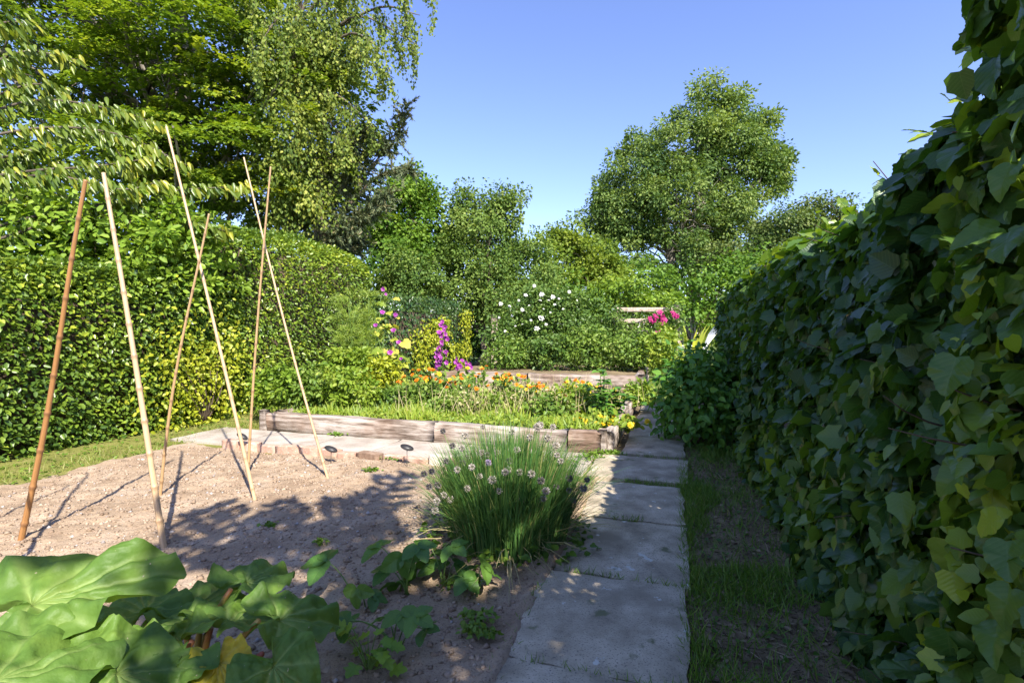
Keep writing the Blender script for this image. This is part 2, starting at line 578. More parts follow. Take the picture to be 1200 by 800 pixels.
M['turf'] = noisemat('turf_ground', [(.28, (.12, .12, .035)), (.5, (.20, .20, .05)), (.75, (.30, .26, .10))], scale=3, detail=8, bump=.8, bscale=50, dist=.02, rough=.95, spec=.1)
M['lawn'] = noisemat('lawn', [(.28, (.06, .09, .02)), (.5, (.10, .14, .03)), (.75, (.16, .19, .05))], scale=1.2, detail=8, bump=.6, bscale=30, dist=.03, rough=.95, spec=.1)
M['concrete'] = noisemat('weathered_concrete', cols= [(.28, (.20, .165, .115)), (.44, (.39, .325, .23)), (.60, (.55, .465, .34)), (.78, (.72, .64, .51))], scale=4.2, detail=10, bump=.45, bscale=70, dist=.004, fine=(120, (.13, .115, .095), .39), rough=.9, spec=.25, spots=((1.7, (.28, .235, .165), .52, .12), (11, (.60, .58, .50), .66, .03), (6, (.17, .17, .09), .64, .06)), coords='World')
M['palecon'] = noisemat('pale_concrete', [(.28, (.26, .21, .165)), (.5, (.40, .345, .285)), (.72, (.52, .46, .39))], scale=3.0, detail=9, bump=.45, bscale=60, dist=.005, fine=(70, (.24, .20, .16), .37), rough=.92, spec=.2, coords='World')
M['brick'] = noisemat('old_brick', [(.25, (.30, .165, .11)), (.5, (.46, .29, .21)), (.75, (.58, .45, .36))], scale=7, bump=.6, bscale=45, dist=.006, fine=(40, (.55, .49, .42), .36), rough=.92, spec=.15, coords='World')
M['palebrick'] = noisemat('lime_washed_brick', [(.25, (.42, .34, .26)), (.5, (.60, .52, .43)), (.75, (.70, .64, .55))], scale=6, bump=.6, bscale=45, dist=.006, rough=.92, spec=.15, coords='World')
M['darkbrick'] = noisemat('mossy_brick', [(.25, (.12, .075, .05)), (.5, (.24, .16, .11)), (.75, (.36, .27, .2))], scale=9, bump=.7, bscale=45, dist=.006, rough=.92, spec=.15, coords='World')
M['label'] = plain('slate_label', (.028, .026, .026), .45)
M['wire'] = plain('label_stake', (.12, .10, .085), .5)
M['white'] = plain('white_paint', (.78, .77, .74), .5)
M['fencewood'] = noisemat('fence_wood', [(.3, (.24, .18, .13)), (.55, (.40, .32, .25)), (.75, (.52, .44, .36))], scale=3, stretch=(6, 6, 6), bump=.3, bscale=12)
M['moss'] = leafmat('joint_weed', [(.05, .12, .015), (.10, .19, .02), (.18, .27, .03)], .5, .3)
M['petal_white'] = leafmat('white_petal', [(.72, .70, .64), (.82, .81, .77)], .5, .3, tint=(1, 1, .9))
M['petal_orange'] = leafmat('orange_petal', [(.62, .15, .01), (.72, .24, .012), (.78, .36, .015)], .5, .3, tint=(1, .9, .5))
M['petal_yellow'] = leafmat('yellow_petal', [(.78, .48, .015), (.82, .60, .03)], .5, .3, tint=(1, 1, .5))
M['petal_magenta'] = leafmat('magenta_petal', [(.26, .03, .24), (.40, .06, .36), (.50, .12, .46)], .5, .3, tint=(1, .8, 1))
M['petal_crimson'] = leafmat('crimson_petal', [(.30, .012, .10), (.45, .03, .18)], .5, .3, tint=(1, .8, .9))
M['chivehead'] = leafmat('dry_flower', [(.30, .25, .22), (.48, .43, .37), (.60, .56, .50)], .7, .3, tint=(1, 1, .9))
M['chivepurple'] = leafmat('mauve_flower', [(.36, .25, .46), (.5, .36, .58)], .6, .3, tint=(1, .9, 1))
M['chivegrey'] = leafmat('grey_seed_head', [(.13, .11, .11), (.21, .185, .175), (.30, .27, .25)], .7, .2, tint=(1, 1, 1))


def bamboo(name, base, node):
    m, nt, out = newmat(name)
    la = N(nt, 'ShaderNodeAttribute', attribute_name='luv')
    nz = N(nt, 'ShaderNodeTexNoise', Scale=4.0, Detail=5.0)
    nt.links.new(la.outputs['Vector'], nz.inputs['Vector'])
    at = N(nt, 'ShaderNodeAttribute', attribute_name='rnd')
    r = ramp(nt, [(.3, tuple(c * .7 for c in base)), (.6, base), (.85, tuple(min(.75, c * 1.25) for c in base))])
    nt.links.new(nz.outputs['Fac'], r.inputs['Fac'])
    mix = N(nt, 'ShaderNodeMix', data_type='RGBA')
    mix.inputs['B'].default_value = (*node, 1)
    nt.links.new(at.outputs['Fac'], mix.inputs['Factor'])
    nt.links.new(r.outputs['Color'], mix.inputs['A'])
    pb = N(nt, 'ShaderNodeBsdfPrincipled', Roughness=.45)
    nt.links.new(mix.outputs['Result'], pb.inputs['Base Color'])
    nt.links.new(pb.outputs[0], out.inputs['Surface'])
    return m


M['cane_pale'] = bamboo('pale_bamboo', (.56, .38, .21), (.22, .13, .07))
M['cane_brown'] = bamboo('brown_bamboo', (.36, .175, .06), (.13, .06, .03))
M['cane_tan'] = bamboo('tan_bamboo', (.46, .29, .14), (.18, .10, .05))


def sleeper_mat(name, ax, tone=1.0):
    """weathered timber, grain along axis ax of the piece"""
    m, nt, out = newmat(name)
    tc = N(nt, 'ShaderNodeTexCoord')
    mp = N(nt, 'ShaderNodeMapping')
    sc = [14.0, 14.0, 14.0]
    sc[ax] = 1.3
    mp.inputs['Scale'].default_value = sc
    oi = N(nt, 'ShaderNodeObjectInfo')
    va = N(nt, 'ShaderNodeVectorMath', operation='ADD')
    vm = N(nt, 'ShaderNodeMath', operation='MULTIPLY')
    vm.inputs[1].default_value = 9.0
    nt.links.new(oi.outputs['Random'], vm.inputs[0])
    nt.links.new(tc.outputs['Object'], va.inputs[0])
    nt.links.new(vm.outputs[0], va.inputs[1])
    nt.links.new(va.outputs[0], mp.inputs['Vector'])
    nz = N(nt, 'ShaderNodeTexNoise', Scale=1.6, Detail=8.0, Roughness=.7)
    nt.links.new(mp.outputs[0], nz.inputs['Vector'])
    n2 = N(nt, 'ShaderNodeTexNoise', Scale=1.1, Detail=4.0, Roughness=.6)
    nt.links.new(va.outputs[0], n2.inputs['Vector'])
    t = tone
    r = ramp(nt, [(.30, (.055 * t, .038 * t, .028 * t)), (.44, (.215 * t, .17 * t, .135 * t)), (.56, (.42 * t, .36 * t, .31 * t)), (.75, (.60 * t, .54 * t, .48 * t))])
    nt.links.new(nz.outputs['Fac'], r.inputs['Fac'])
    r2 = ramp(nt, [(.35, (.62, .50, .42)), (.55, (1, 1, 1))])
    nt.links.new(n2.outputs['Fac'], r2.inputs['Fac'])
    mu = N(nt, 'ShaderNodeMix', data_type='RGBA', blend_type='MULTIPLY')
    mu.inputs['Factor'].default_value = 1.0
    nt.links.new(r.outputs['Color'], mu.inputs['A'])
    nt.links.new(r2.outputs['Color'], mu.inputs['B'])
    pb = N(nt, 'ShaderNodeBsdfPrincipled', Roughness=.88)
    pb.inputs['Specular IOR Level'].default_value = .2
    nt.links.new(mu.outputs['Result'], pb.inputs['Base Color'])
    b = N(nt, 'ShaderNodeBump', Strength=.9, Distance=.012)
    nt.links.new(nz.outputs['Fac'], b.inputs['Height'])
    nt.links.new(b.outputs[0], pb.inputs['Normal'])
    nt.links.new(pb.outputs[0], out.inputs['Surface'])
    return m


M['sleeper'] = sleeper_mat('sleeper_timber', 0)
M['sleeper_post'] = sleeper_mat('post_timber', 2, .8)


def rhubarb_mat(name, cols, vein):
    m, nt, out = newmat(name)
    at = N(nt, 'ShaderNodeAttribute', attribute_name='rnd')      # 1 on a vein
    la = N(nt, 'ShaderNodeAttribute', attribute_name='luv')
    nz = N(nt, 'ShaderNodeTexNoise', Scale=3.5, Detail=5.0)
    nt.links.new(la.outputs['Vector'], nz.inputs['Vector'])
    r = ramp(nt, [(.3, cols[0]), (.55, cols[1]), (.75, cols[2])])
    nt.links.new(nz.outputs['Fac'], r.inputs['Fac'])
    n2 = N(nt, 'ShaderNodeTexNoise', Scale=26.0, Detail=2.0)
    nt.links.new(la.outputs['Vector'], n2.inputs['Vector'])
    r2 = ramp(nt, [(.735, (0, 0, 0)), (.76, (1, 1, 1))])
    nt.links.new(n2.outputs['Fac'], r2.inputs['Fac'])
    mix = N(nt, 'ShaderNodeMix', data_type='RGBA')
    mix.inputs['B'].default_value = (*vein, 1)
    sc = N(nt, 'ShaderNodeMath', operation='MULTIPLY')
    sc.inputs[1].default_value = .75
    nt.links.new(at.outputs['Fac'], sc.inputs[0])
    nt.links.new(sc.outputs[0], mix.inputs['Factor'])
    nt.links.new(r.outputs['Color'], mix.inputs['A'])
    m2 = N(nt, 'ShaderNodeMix', data_type='RGBA')
    m2.inputs['B'].default_value = (.45, .40, .26, 1)
    nt.links.new(r2.outputs['Color'], m2.inputs['Factor'])
    nt.links.new(mix.outputs['Result'], m2.inputs['A'])
    col = m2.outputs['Result']
    pb = N(nt, 'ShaderNodeBsdfPrincipled', Roughness=.52)
    pb.inputs['Specular IOR Level'].default_value = .3
    nt.links.new(col, pb.inputs['Base Color'])
    n3 = N(nt, 'ShaderNodeTexNoise', Scale=18.0, Detail=3.0)
    nt.links.new(la.outputs['Vector'], n3.inputs['Vector'])
    b = N(nt, 'ShaderNodeBump', Strength=.35, Distance=.012)
    nt.links.new(n3.outputs['Fac'], b.inputs['Height'])
    nt.links.new(b.outputs[0], pb.inputs['Normal'])
    tr = N(nt, 'ShaderNodeBsdfTranslucent')
    tm = N(nt, 'ShaderNodeMix', data_type='RGBA', blend_type='MULTIPLY')
    tm.inputs['Factor'].default_value = 1.0
    tm.inputs['B'].default_value = (1.5, 1.4, .4, 1)
    nt.links.new(col, tm.inputs['A'])
    nt.links.new(tm.outputs['Result'], tr.inputs['Color'])
    ms = N(nt, 'ShaderNodeMixShader')
    ms.inputs['Fac'].default_value = .3
    nt.links.new(pb.outputs[0], ms.inputs[1])
    nt.links.new(tr.outputs[0], ms.inputs[2])
    nt.links.new(ms.outputs[0], out.inputs['Surface'])
    return m


M['rhubarb'] = rhubarb_mat('rhubarb_blade', ((.075, .155, .026), (.12, .215, .034), (.18, .28, .045)), (.30, .40, .12))
M['rhubarb_yellow'] = rhubarb_mat('rhubarb_yellow_blade', ((.30, .27, .03), (.50, .40, .03), (.60, .48, .04)), (.40, .38, .10))

UD, VD, ZD = L(1, 0), L(0, 1), np.array([0, 0, 1.0])
FR = (UD, VD, ZD)                      # garden frame
FRV = (VD, -UD, ZD)                    # pieces that run along the path


def grid(u0, u1, v0, v1, res, zf):
    """sheet in the garden frame with heights zf(u, v)"""
    nu, nv = max(2, int((u1 - u0) / res) + 1), max(2, int((v1 - v0) / res) + 1)
    uu, vv = np.meshgrid(np.linspace(u0, u1, nu), np.linspace(v0, v1, nv), indexing='ij')
    z = zf(uu, vv) * np.ones_like(uu)
    V = LA(np.stack([uu.ravel(), vv.ravel(), z.ravel()], 1))
    i, j = np.meshgrid(np.arange(nu - 1), np.arange(nv - 1), indexing='ij')
    a = (i * nv + j).ravel()
    Q = np.stack([a, a + nv, a + nv + 1, a + 1], 1)
    return V, Q


def beam(length, w, h, seed, n=14, wear=0.008, bev=0.02, chew=0.0):
    """timber along local x, centred in y, standing on z = 0"""
    rg = np.random.default_rng(seed)
    b = bev
    prof = np.array([(-w / 2 + b, 0), (0, 0), (w / 2 - b, 0), (w / 2, b), (w / 2, h * .33), (w / 2, h * .66), (w / 2, h - b), (w / 2 - b, h), (w * .12, h), (-w * .2, h),
                     (-w / 2 + b, h), (-w / 2, h - b), (-w / 2, h * .6), (-w / 2, h * .3), (-w / 2, b)])
    k = len(prof)
    xs = np.linspace(-length / 2, length / 2, n)
    V = np.zeros((n, k, 3))
    low = rg.normal(0, 1, (n, k, 2))
    for _ in range(2):
        low[1:-1] = (low[:-2] + low[1:-1] * 2 + low[2:]) / 4
    V[:, :, 0] = xs[:, None] + rg.normal(0, wear * .5, (n, k))
    V[:, :, 1:] = prof[None] + low * wear
    if chew:
        for _ in range(int(n * .35)):
            i, j = rg.integers(1, n - 1), rg.integers(3, k - 1)
            V[i, j, 1] *= 1 - chew * rg.uniform(.3, 1)
            V[i, j, 2] -= chew * .06 * rg.uniform(0, 1)
    V = V.reshape(-1, 3)
    i = np.arange(n - 1)[:, None] * k
    j = np.arange(k)[None]
    jj = (j + 1) % k
    Q = np.stack([i + j, i + jj, i + k + jj, i + k + j], -1).reshape(-1, 4)[:, ::-1]
    T = np.concatenate([Q[:, [0, 1, 2]], Q[:, [0, 2, 3]]])
    c0 = len(V)
    V = np.concatenate([V, [[-length / 2, 0, h / 2]], [[length / 2, 0, h / 2]]])
    jr = np.arange(k)
    jn = (jr + 1) % k
    e = (n - 1) * k
    T = np.concatenate([T, np.stack([np.full(k, c0), jn, jr], 1), np.stack([np.full(k, c0 + 1), e + jr, e + jn], 1)])
    return V, T


def slab_mesh(name, du, dv, h, seed, n=9):
    """paving slab: worn rim, slightly uneven top and corners"""
    rg = np.random.default_rng(seed)
    xs = np.linspace(-1, 1, n)
    X, Y = np.meshgrid(xs, xs, indexing='ij')
    wob = rg.uniform(-.012, .012, (4, 2))
    corners = np.array([(-du / 2, -dv / 2), (du / 2, -dv / 2), (du / 2, dv / 2), (-du / 2, dv / 2)]) + wob
    a, b = (X + 1) / 2, (Y + 1) / 2
    P = (corners[0] * ((1 - a) * (1 - b))[..., None] + corners[1] * (a * (1 - b))[..., None] + corners[2] * (a * b)[..., None] + corners[3] * ((1 - a) * b)[..., None])
    edge = np.maximum(np.abs(X), np.abs(Y))
    P = P + np.where(edge[..., None] > .99, rg.normal(0, .007, P.shape), 0)
    Z = h + fbm(P[..., 0] * 3 + seed, P[..., 1] * 3, seed) * .008
    Z = np.where(edge > .99, h - .007 - rg.uniform(0, .006, Z.shape), Z)
    # pull the second ring out to the rim so that the worn edge is narrow
    top = np.concatenate([P, Z[..., None]], -1).reshape(-1, 3)
    g = Geo()
    i, j = np.meshgrid(np.arange(n - 1), np.arange(n - 1), indexing='ij')
    q = (i * n + j).ravel()
    g.add(top, np.stack([q, q + n, q + n + 1, q + 1], 1))
    ring = [i * n for i in range(n)] + [(n - 1) * n + j for j in range(1, n)] + [i * n + n - 1 for i in range(n - 2, -1, -1)] + [j for j in range(n - 2, 0, -1)]
    r = top[ring]
    lo = r.copy()
    lo[:, 2] = -.03
    m = len(r)
    k = np.arange(m)
    kk = (k + 1) % m
    g.add(np.concatenate([r, lo]), np.stack([k, k + m, kk + m, kk], 1))
    me = g.mesh(name)
    return me


rngG = np.random.default_rng(5)
# ------------------------------------------------------------------ ground sheets
g = Geo()
g.add(np.array([(-300, -300, -.06), (300, -300, -.06), (300, 300, -.06), (-300, 300, -.06)]), np.array([(0, 1, 2, 3)]))
tag(put('ground', g, M['lawn']), 'green lawn running on beyond the garden hedges', kind='structure')

BED_Z = lambda u, v: .010 + np.clip((u + .74) / .06, 0, 1) * (.030 + fbm(u * 14, v * 5, 44, 3) * .05) - np.clip((u + .66) / .03, 0, 1) * .06 + fbm(u * 1.3, v * 1.3, 3, 3) * .07 + np.sin(u * 9 + 3 * fbm(u, v, 51, 2)) * .006 + fbm(u * 9, v * 9, 4, 3) * .05 + fbm(u * 28, v * 28, 8, 2) * .026
V_, Q_ = grid(-5.55, -.625, -1.2, 4.66, .03, BED_Z)
soil = put('soil_bed', Geo().add(V_, Q_), M['soil'], smooth=True)
tag(soil, 'bare dry brown soil of the vegetable bed', kind='structure')
TURF_Z = lambda u, v: -.012 + fbm(u * 2, v * 2, 6, 3) * .04
V_, Q_ = grid(-7.6, -5.50, -1.5, 12.5, .09, TURF_Z)
tag(put('grass_verge_ground', Geo().add(V_, Q_), M['turf'], smooth=True), 'patchy ground of the narrow grass strip beside the clipped hedge', kind='structure')
VERGE_Z = lambda u, v: -.012 + fbm(u * 2.2, v * 2.2, 9, 4) * .05 + np.clip(u - .55, 0, 1) * .07
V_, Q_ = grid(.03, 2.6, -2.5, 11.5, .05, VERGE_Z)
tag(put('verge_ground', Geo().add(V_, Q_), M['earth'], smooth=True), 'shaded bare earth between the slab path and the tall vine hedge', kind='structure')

# ------------------------------------------------------------------ slab path and cross path
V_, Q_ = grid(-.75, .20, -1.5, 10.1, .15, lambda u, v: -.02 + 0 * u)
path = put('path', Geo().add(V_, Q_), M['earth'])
tag(path, 'garden path of weathered grey concrete slabs with grassy joints', kind='structure')
seams = [-.7, .2, 1.12, 1.98, 2.80, 3.69, 4.58]
for i in range(len(seams) - 1):
    dv = seams[i + 1] - seams[i] - .022
    me = slab_mesh('slab', .735, dv, .035, 20 + i)
    me.materials.append(M['concrete'])
    a = [0, .004, -.012, .010, -.008, .012][i]
    f = (UD * math.cos(a) + VD * math.sin(a), -UD * math.sin(a) + VD * math.cos(a), ZD)
    place('slab', me, path, L(-.305 + [0, 0, -.01, .0, .02, .015][i], (seams[i] + seams[i + 1]) / 2, rngG.uniform(-.006, .006)), f)
me = slab_mesh('slab', .90, .86, .035, 41)
me.materials.append(M['concrete'])
place('slab', me, path, L(-.33, 5.12, .002), FR)
for i, (a, b) in enumerate(((5.66, 6.62), (6.64, 7.62), (7.64, 8.55), (8.57, 9.5))):
    me = slab_mesh('slab', .66, b - a, .035, 60 + i)
    me.materials.append(M['concrete'])
    place('slab', me, path, L(-.22, (a + b) / 2, .002), FR)

V_, Q_ = grid(-6.2, -.76, 4.60, 5.62, .12, lambda u, v: -.01 + fbm(u * 3, v * 3, 12) * .02)
cross = put('cross_path', Geo().add(V_, Q_, .5), M['turf'])
tag(cross, 'pale concrete path running across in front of the timber raised bed', kind='structure')
for i, (a, b) in enumerate(((-5.95, -5.0), (-4.98, -4.05), (-4.03, -3.2), (-3.18, -2.3), (-2.28, -1.45), (-1.43, -.82))):
    me = slab_mesh('slab', b - a, .80, .03, 80 + i)
    me.materials.append(M['palecon'])
    place('slab', me, cross, L((a + b) / 2, 5.17, rngG.uniform(-.004, .004)), FR)

# brick edging between soil and cross path
edging = thing('brick_edging', 'row of old reddish and pale bricks edging the soil bed', 'edging', L(-3.5, 4.66))
u = -5.0
k = 0
while u < -1.15:
    ln = rngG.uniform(.21, .30)
    me = slab_mesh('brick', ln - .012, .105, .085 + rngG.uniform(-.015, .02), 100 + k, n=6)
    kind = 'brick' if u < -3.45 else ('palebrick' if rngG.random() < .6 else 'darkbrick' if rngG.random() < .4 else 'brick')
    me.materials.append(M[kind])
    a = rngG.normal(0, .06)
    f = (UD * math.cos(a) + VD * math.sin(a), -UD * math.sin(a) + VD * math.cos(a), ZD)
    place('brick', me, edging, L(u + ln / 2, 4.69 + rngG.normal(0, .012), rngG.uniform(-.012, .01)), f)
    u += ln
    k += 1

# ------------------------------------------------------------------ timber raised beds
bedA = thing('raised_bed', 'raised flower bed walled with one weathered timber sleeper', 'raised bed', L(-3, 5.7))


def sleeper(parent, u, v, z, ln, along_u=True, w=.13, h=.24, seed=1, mat='sleeper', name='sleeper', n=None, chew=.12):
    me = mesh_np(name, *beam(ln, w, h, seed, n or max(8, int(ln * 9)), .010, .016, chew), rnd=None)
    me.materials.append(M[mat])
    return place(name, me, parent, L(u, v, z), FR if along_u else FRV)


sleeper(bedA, -4.02, 5.70, -.01, 2.50, True, .15, .25, 201)
sleeper(bedA, -1.95, 5.685, -.01, 1.62, True, .15, .245, 202)
sleeper(bedA, -.945, 5.69, -.01, .36, True, .14, .25, 203)
sleeper(bedA, -.69, 7.45, -.01, 3.36, False, .12, .25, 204)
sleeper(bedA, -5.22, 7.4, -.01, 3.2, False, .13, .25, 205)
sleeper(bedA, -2.95, 9.05, -.01, 4.4, True, .13, .25, 206)
for (uu, vv, s) in ((-.705, 5.70, 7), (-5.33, 5.70, 8)):
    me = mesh_np('post', *beam(.285, .10, .10, 210 + s, 6, .006, .012, .05))
    me.materials.append(M['sleeper_post'])
    place('post', me, bedA, L(uu, vv, .125) - UD * .05 * 0, (ZD, VD, -UD))
V_, Q_ = grid(-5.15, -.76, 5.78, 8.98, .08, lambda u, v: .17 + fbm(u * 2, v * 2, 15) * .06)
bs = put('soil', Geo().add(V_, Q_), M['earth'], bedA, smooth=True)

bedB = thing('raised_bed', 'taller raised bed of two stacked sleepers in front of white roses', 'raised bed', L(-2.5, 10.25))
for z in (0, .245):
    for i, (a, b) in enumerate(((-5.1, -2.9), (-2.88, -.62))):
        sleeper(bedB, (a + b) / 2, 10.27 + (0.01 if z else 0), z - .01, b - a - .01, True, .15, .24, 220 + i + int(z * 100), chew=.06)
    sleeper(bedB, -.70, 12.1, z - .01, 3.4, False, .13, .24, 240 + int(z * 100))
me = mesh_np('post', *beam(.52, .10, .10, 250, 6, .004, .01))
me.materials.append(M['sleeper_post'])
place('post', me, bedB, L(-.56, 10.27, .25), (ZD, VD, -UD))
V_, Q_ = grid(-5.05, -.77, 10.36, 13.8, .15, lambda u, v: .42 + fbm(u * 2, v * 2, 16) * .06)
put('soil', Geo().add(V_, Q_), M['earth'], bedB, smooth=True)
V_, Q_ = grid(-5.15, -.8, 9.14, 10.18, .12, lambda u, v: .005 + fbm(u * 2, v * 2, 17) * .03)
tag(put('gravel_path', Geo().add(V_, Q_), M['palecon'], smooth=True), 'pale trodden path between the two raised beds', kind='structure')

# ------------------------------------------------------------------ hedges
def rbox(rng, n, lo, hi, r, w):
    """points on a rounded box in the garden frame; w weights of faces u-, u+, v-, v+, top"""
    lo, hi = np.array(lo, float), np.array(hi, float)
    w = np.array(w, float)
    f = rng.choice(5, n, p=w / w.sum())
    q = lo + (hi - lo) * rng.random((n, 3))
    q[f == 0, 0] = lo[0]
    q[f == 1, 0] = hi[0]
    q[f == 2, 1] = lo[1]
    q[f == 3, 1] = hi[1]
    q[f == 4, 2] = hi[2]
    c = np.clip(q, lo + r, hi - r)
    c[:, 2] = np.clip(q[:, 2], lo[2], hi[2] - r)
    d = nrm(q - c)
    return c + d * r, d


def bumps(p, amp, f=1.6, seed=0):
    rg = np.random.default_rng(seed)
    s = 0
    for k in range(6):
        w = rg.normal(0, 1, 3) * f * (1 + k * .5)
        s = s + np.sin(p @ w + rg.uniform(0, 6.28)) / (1 + k * .5)
    return s * amp * .4


def facearea(lo, hi):
    a, b, c = (hi[0] - lo[0]), (hi[1] - lo[1]), hi[2] - lo[2]
    return a, b, c


def hedge(name, label, lo, hi, n, leaf, mat, tp, r=.25, w=None, group=None, seed=1, amp=.07, depth=.16, out=.75, upb=.45, jit=.45, down=.8, core=.26, rndf=None, ctop=None):
    rng = np.random.default_rng(seed)
    a, b, c = facearea(lo, hi)
    if w is None:
        w = [.25 * b * c, b * c, a * c, a * c, a * b]
    P, D = rbox(rng, n, lo, hi, r, w)
    dep = rng.random(n) ** 1.7 * depth
    P = P + D * (bumps(P, amp, 1.7, seed) + rng.normal(0, .02, n) - dep)[:, None]
    P[:, 2] = np.maximum(P[:, 2], lo[2] + .02)
    Pw, Dw = LA(P), LA(D)
    nn = nrm(Dw * out + np.array([0, 0, upb]) + rng.normal(0, jit, (n, 3)))
    dd = nrm(Dw * (.35 if down > .5 else .7) + np.array([0, 0, -down]) + rng.normal(0, .55, (n, 3)))
    cr = np.clip(.42 + .28 * bumps(P, 1.0, 2.2, seed + 5) + rng.normal(0, .2, n), 0, 1) if rndf is None else rndf(P, rng)
    o = thing(name, label, 'hedge', L((lo[0] + hi[0]) / 2, (lo[1] + hi[1]) / 2, max(0, lo[2])), group)
    size = leaf * rng.uniform(.65, 1.25, n)
    # solid core in twig colour, added to stop view and light passing through
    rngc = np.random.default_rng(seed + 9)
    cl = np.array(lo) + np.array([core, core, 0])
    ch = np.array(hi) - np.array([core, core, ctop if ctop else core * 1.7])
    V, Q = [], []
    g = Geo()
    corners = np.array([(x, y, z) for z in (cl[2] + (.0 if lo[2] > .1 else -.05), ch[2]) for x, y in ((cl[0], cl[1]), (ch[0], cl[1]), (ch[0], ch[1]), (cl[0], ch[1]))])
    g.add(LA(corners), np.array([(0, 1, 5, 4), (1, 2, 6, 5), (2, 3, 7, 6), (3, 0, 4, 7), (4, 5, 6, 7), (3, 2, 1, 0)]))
    put('twig_core', g, M['twig'], o)
    return o, Pw, dd, nn, size, cr, Dw


def hedge_simple(*a, **k):
    mat, tp = a[6], a[7]
    o, P, d, n, s, cr, D = hedge(*a, **k)
    g = Geo()
    scatter(g, tp, P, d, n, s, cr)
    put('foliage', g, M[mat], o, 'stuff')
    return o


LH = -6.72
hedge_simple('clipped_hedge', 'clipped beech hedge behind the bamboo canes, lower flat-topped stretch', (LH - 1.15, -.5, 0), (LH, 6.75, 2.16), 44000, .072, 'hornbeam', OVAL4, r=.16, seed=11, amp=.06, out=.5, upb=.75, jit=.45, down=.3)
hedge_simple('clipped_hedge', 'tall rounded block of clipped hedge rising above the lower stretch', (LH - 1.7, 6.5, 0), (LH + .06, 10.9, 3.22), 36000, .066, 'hornbeam', OVAL4, r=.75, seed=12, amp=.10, out=.5, upb=.75, jit=.45, down=.3)


def var_rnd(P, rng):
    return np.clip(.3 + .25 * bumps(P, 1.0, 2.0, 77) + rng.normal(0, .22, len(P)), 0, 1)


far = hedge_simple('ivy_hedge', 'square dark green ivy hedge with streaks of yellow leaves behind purple flowers', (LH - 1.2, 11.0, 0), (LH + .1, 16.2, 2.32), 13000, .085, 'ivy_far', OVAL4, r=.14, seed=13, amp=.04, rndf=var_rnd, w=[1, 4, 4, 3, 2])
# yellow streaks climbing the ivy hedge
rng = np.random.default_rng(31)
g = Geo()
for (vc, z0, z1, wd, n) in ((15.7, .5, 2.1, .22, 420), (14.9, .2, 1.0, .45, 450), (13.3, .7, 1.7, .32, 430), (12.6, .3, 1.4, .35, 380), (14.0, 1.0, 1.8, .25, 260)):
    P = np.column_stack([np.full(n, LH + .16) + rng.normal(0, .05, n), vc + rng.normal(0, wd, n), rng.uniform(z0, z1, n)])
    D = np.tile(UD, (n, 1))
    scatter(g, OVAL, LA(P), nrm(np.array([0, 0, -.8]) + rng.normal(0, .5, (n, 3))), nrm(D + np.array([0, 0, .5]) + rng.normal(0, .4, (n, 3))), .09 * rng.uniform(.7, 1.2, n), rng.random(n))
put('yellow_foliage', g, M['golden'], far, 'stuff')
# golden sprays at the foot of the clipped hedge
rng = np.random.default_rng(32)
gold = thing('golden_shrub', 'golden yellow shrub growing through the clipped hedge', 'shrub', L(LH + .2, 6.0))
g = Geo()
for (vc, zc, wd, hz, n) in ((5.55, .75, .32, .45, 700), (6.1, 1.0, .26, .35, 450), (5.9, .45, .5, .25, 450)):
    P = np.column_stack([LH + .10 + np.abs(rng.normal(0, .10, n)), vc + rng.normal(0, wd, n), np.maximum(.05, zc + rng.normal(0, hz, n))])
    scatter(g, OVAL, LA(P), nrm(np.array([0, 0, -.6]) + rng.normal(0, .6, (n, 3))), nrm(UD + np.array([0, 0, .6]) + rng.normal(0, .5, (n, 3))), .062 * rng.uniform(.7, 1.3, n), rng.random(n))
put('foliage', g, M['golden'], gold, 'stuff')
g = Geo()
for k in range(7):
    g.add(*tube(curve(L(LH + .15, 5.8, -.02), L(LH + .12, 5.3 + k * .15, .8 + .1 * (k % 3)), UD * .08), np.linspace(.014, .004, 7), 5))
put('stem', g, M['twig'], gold)

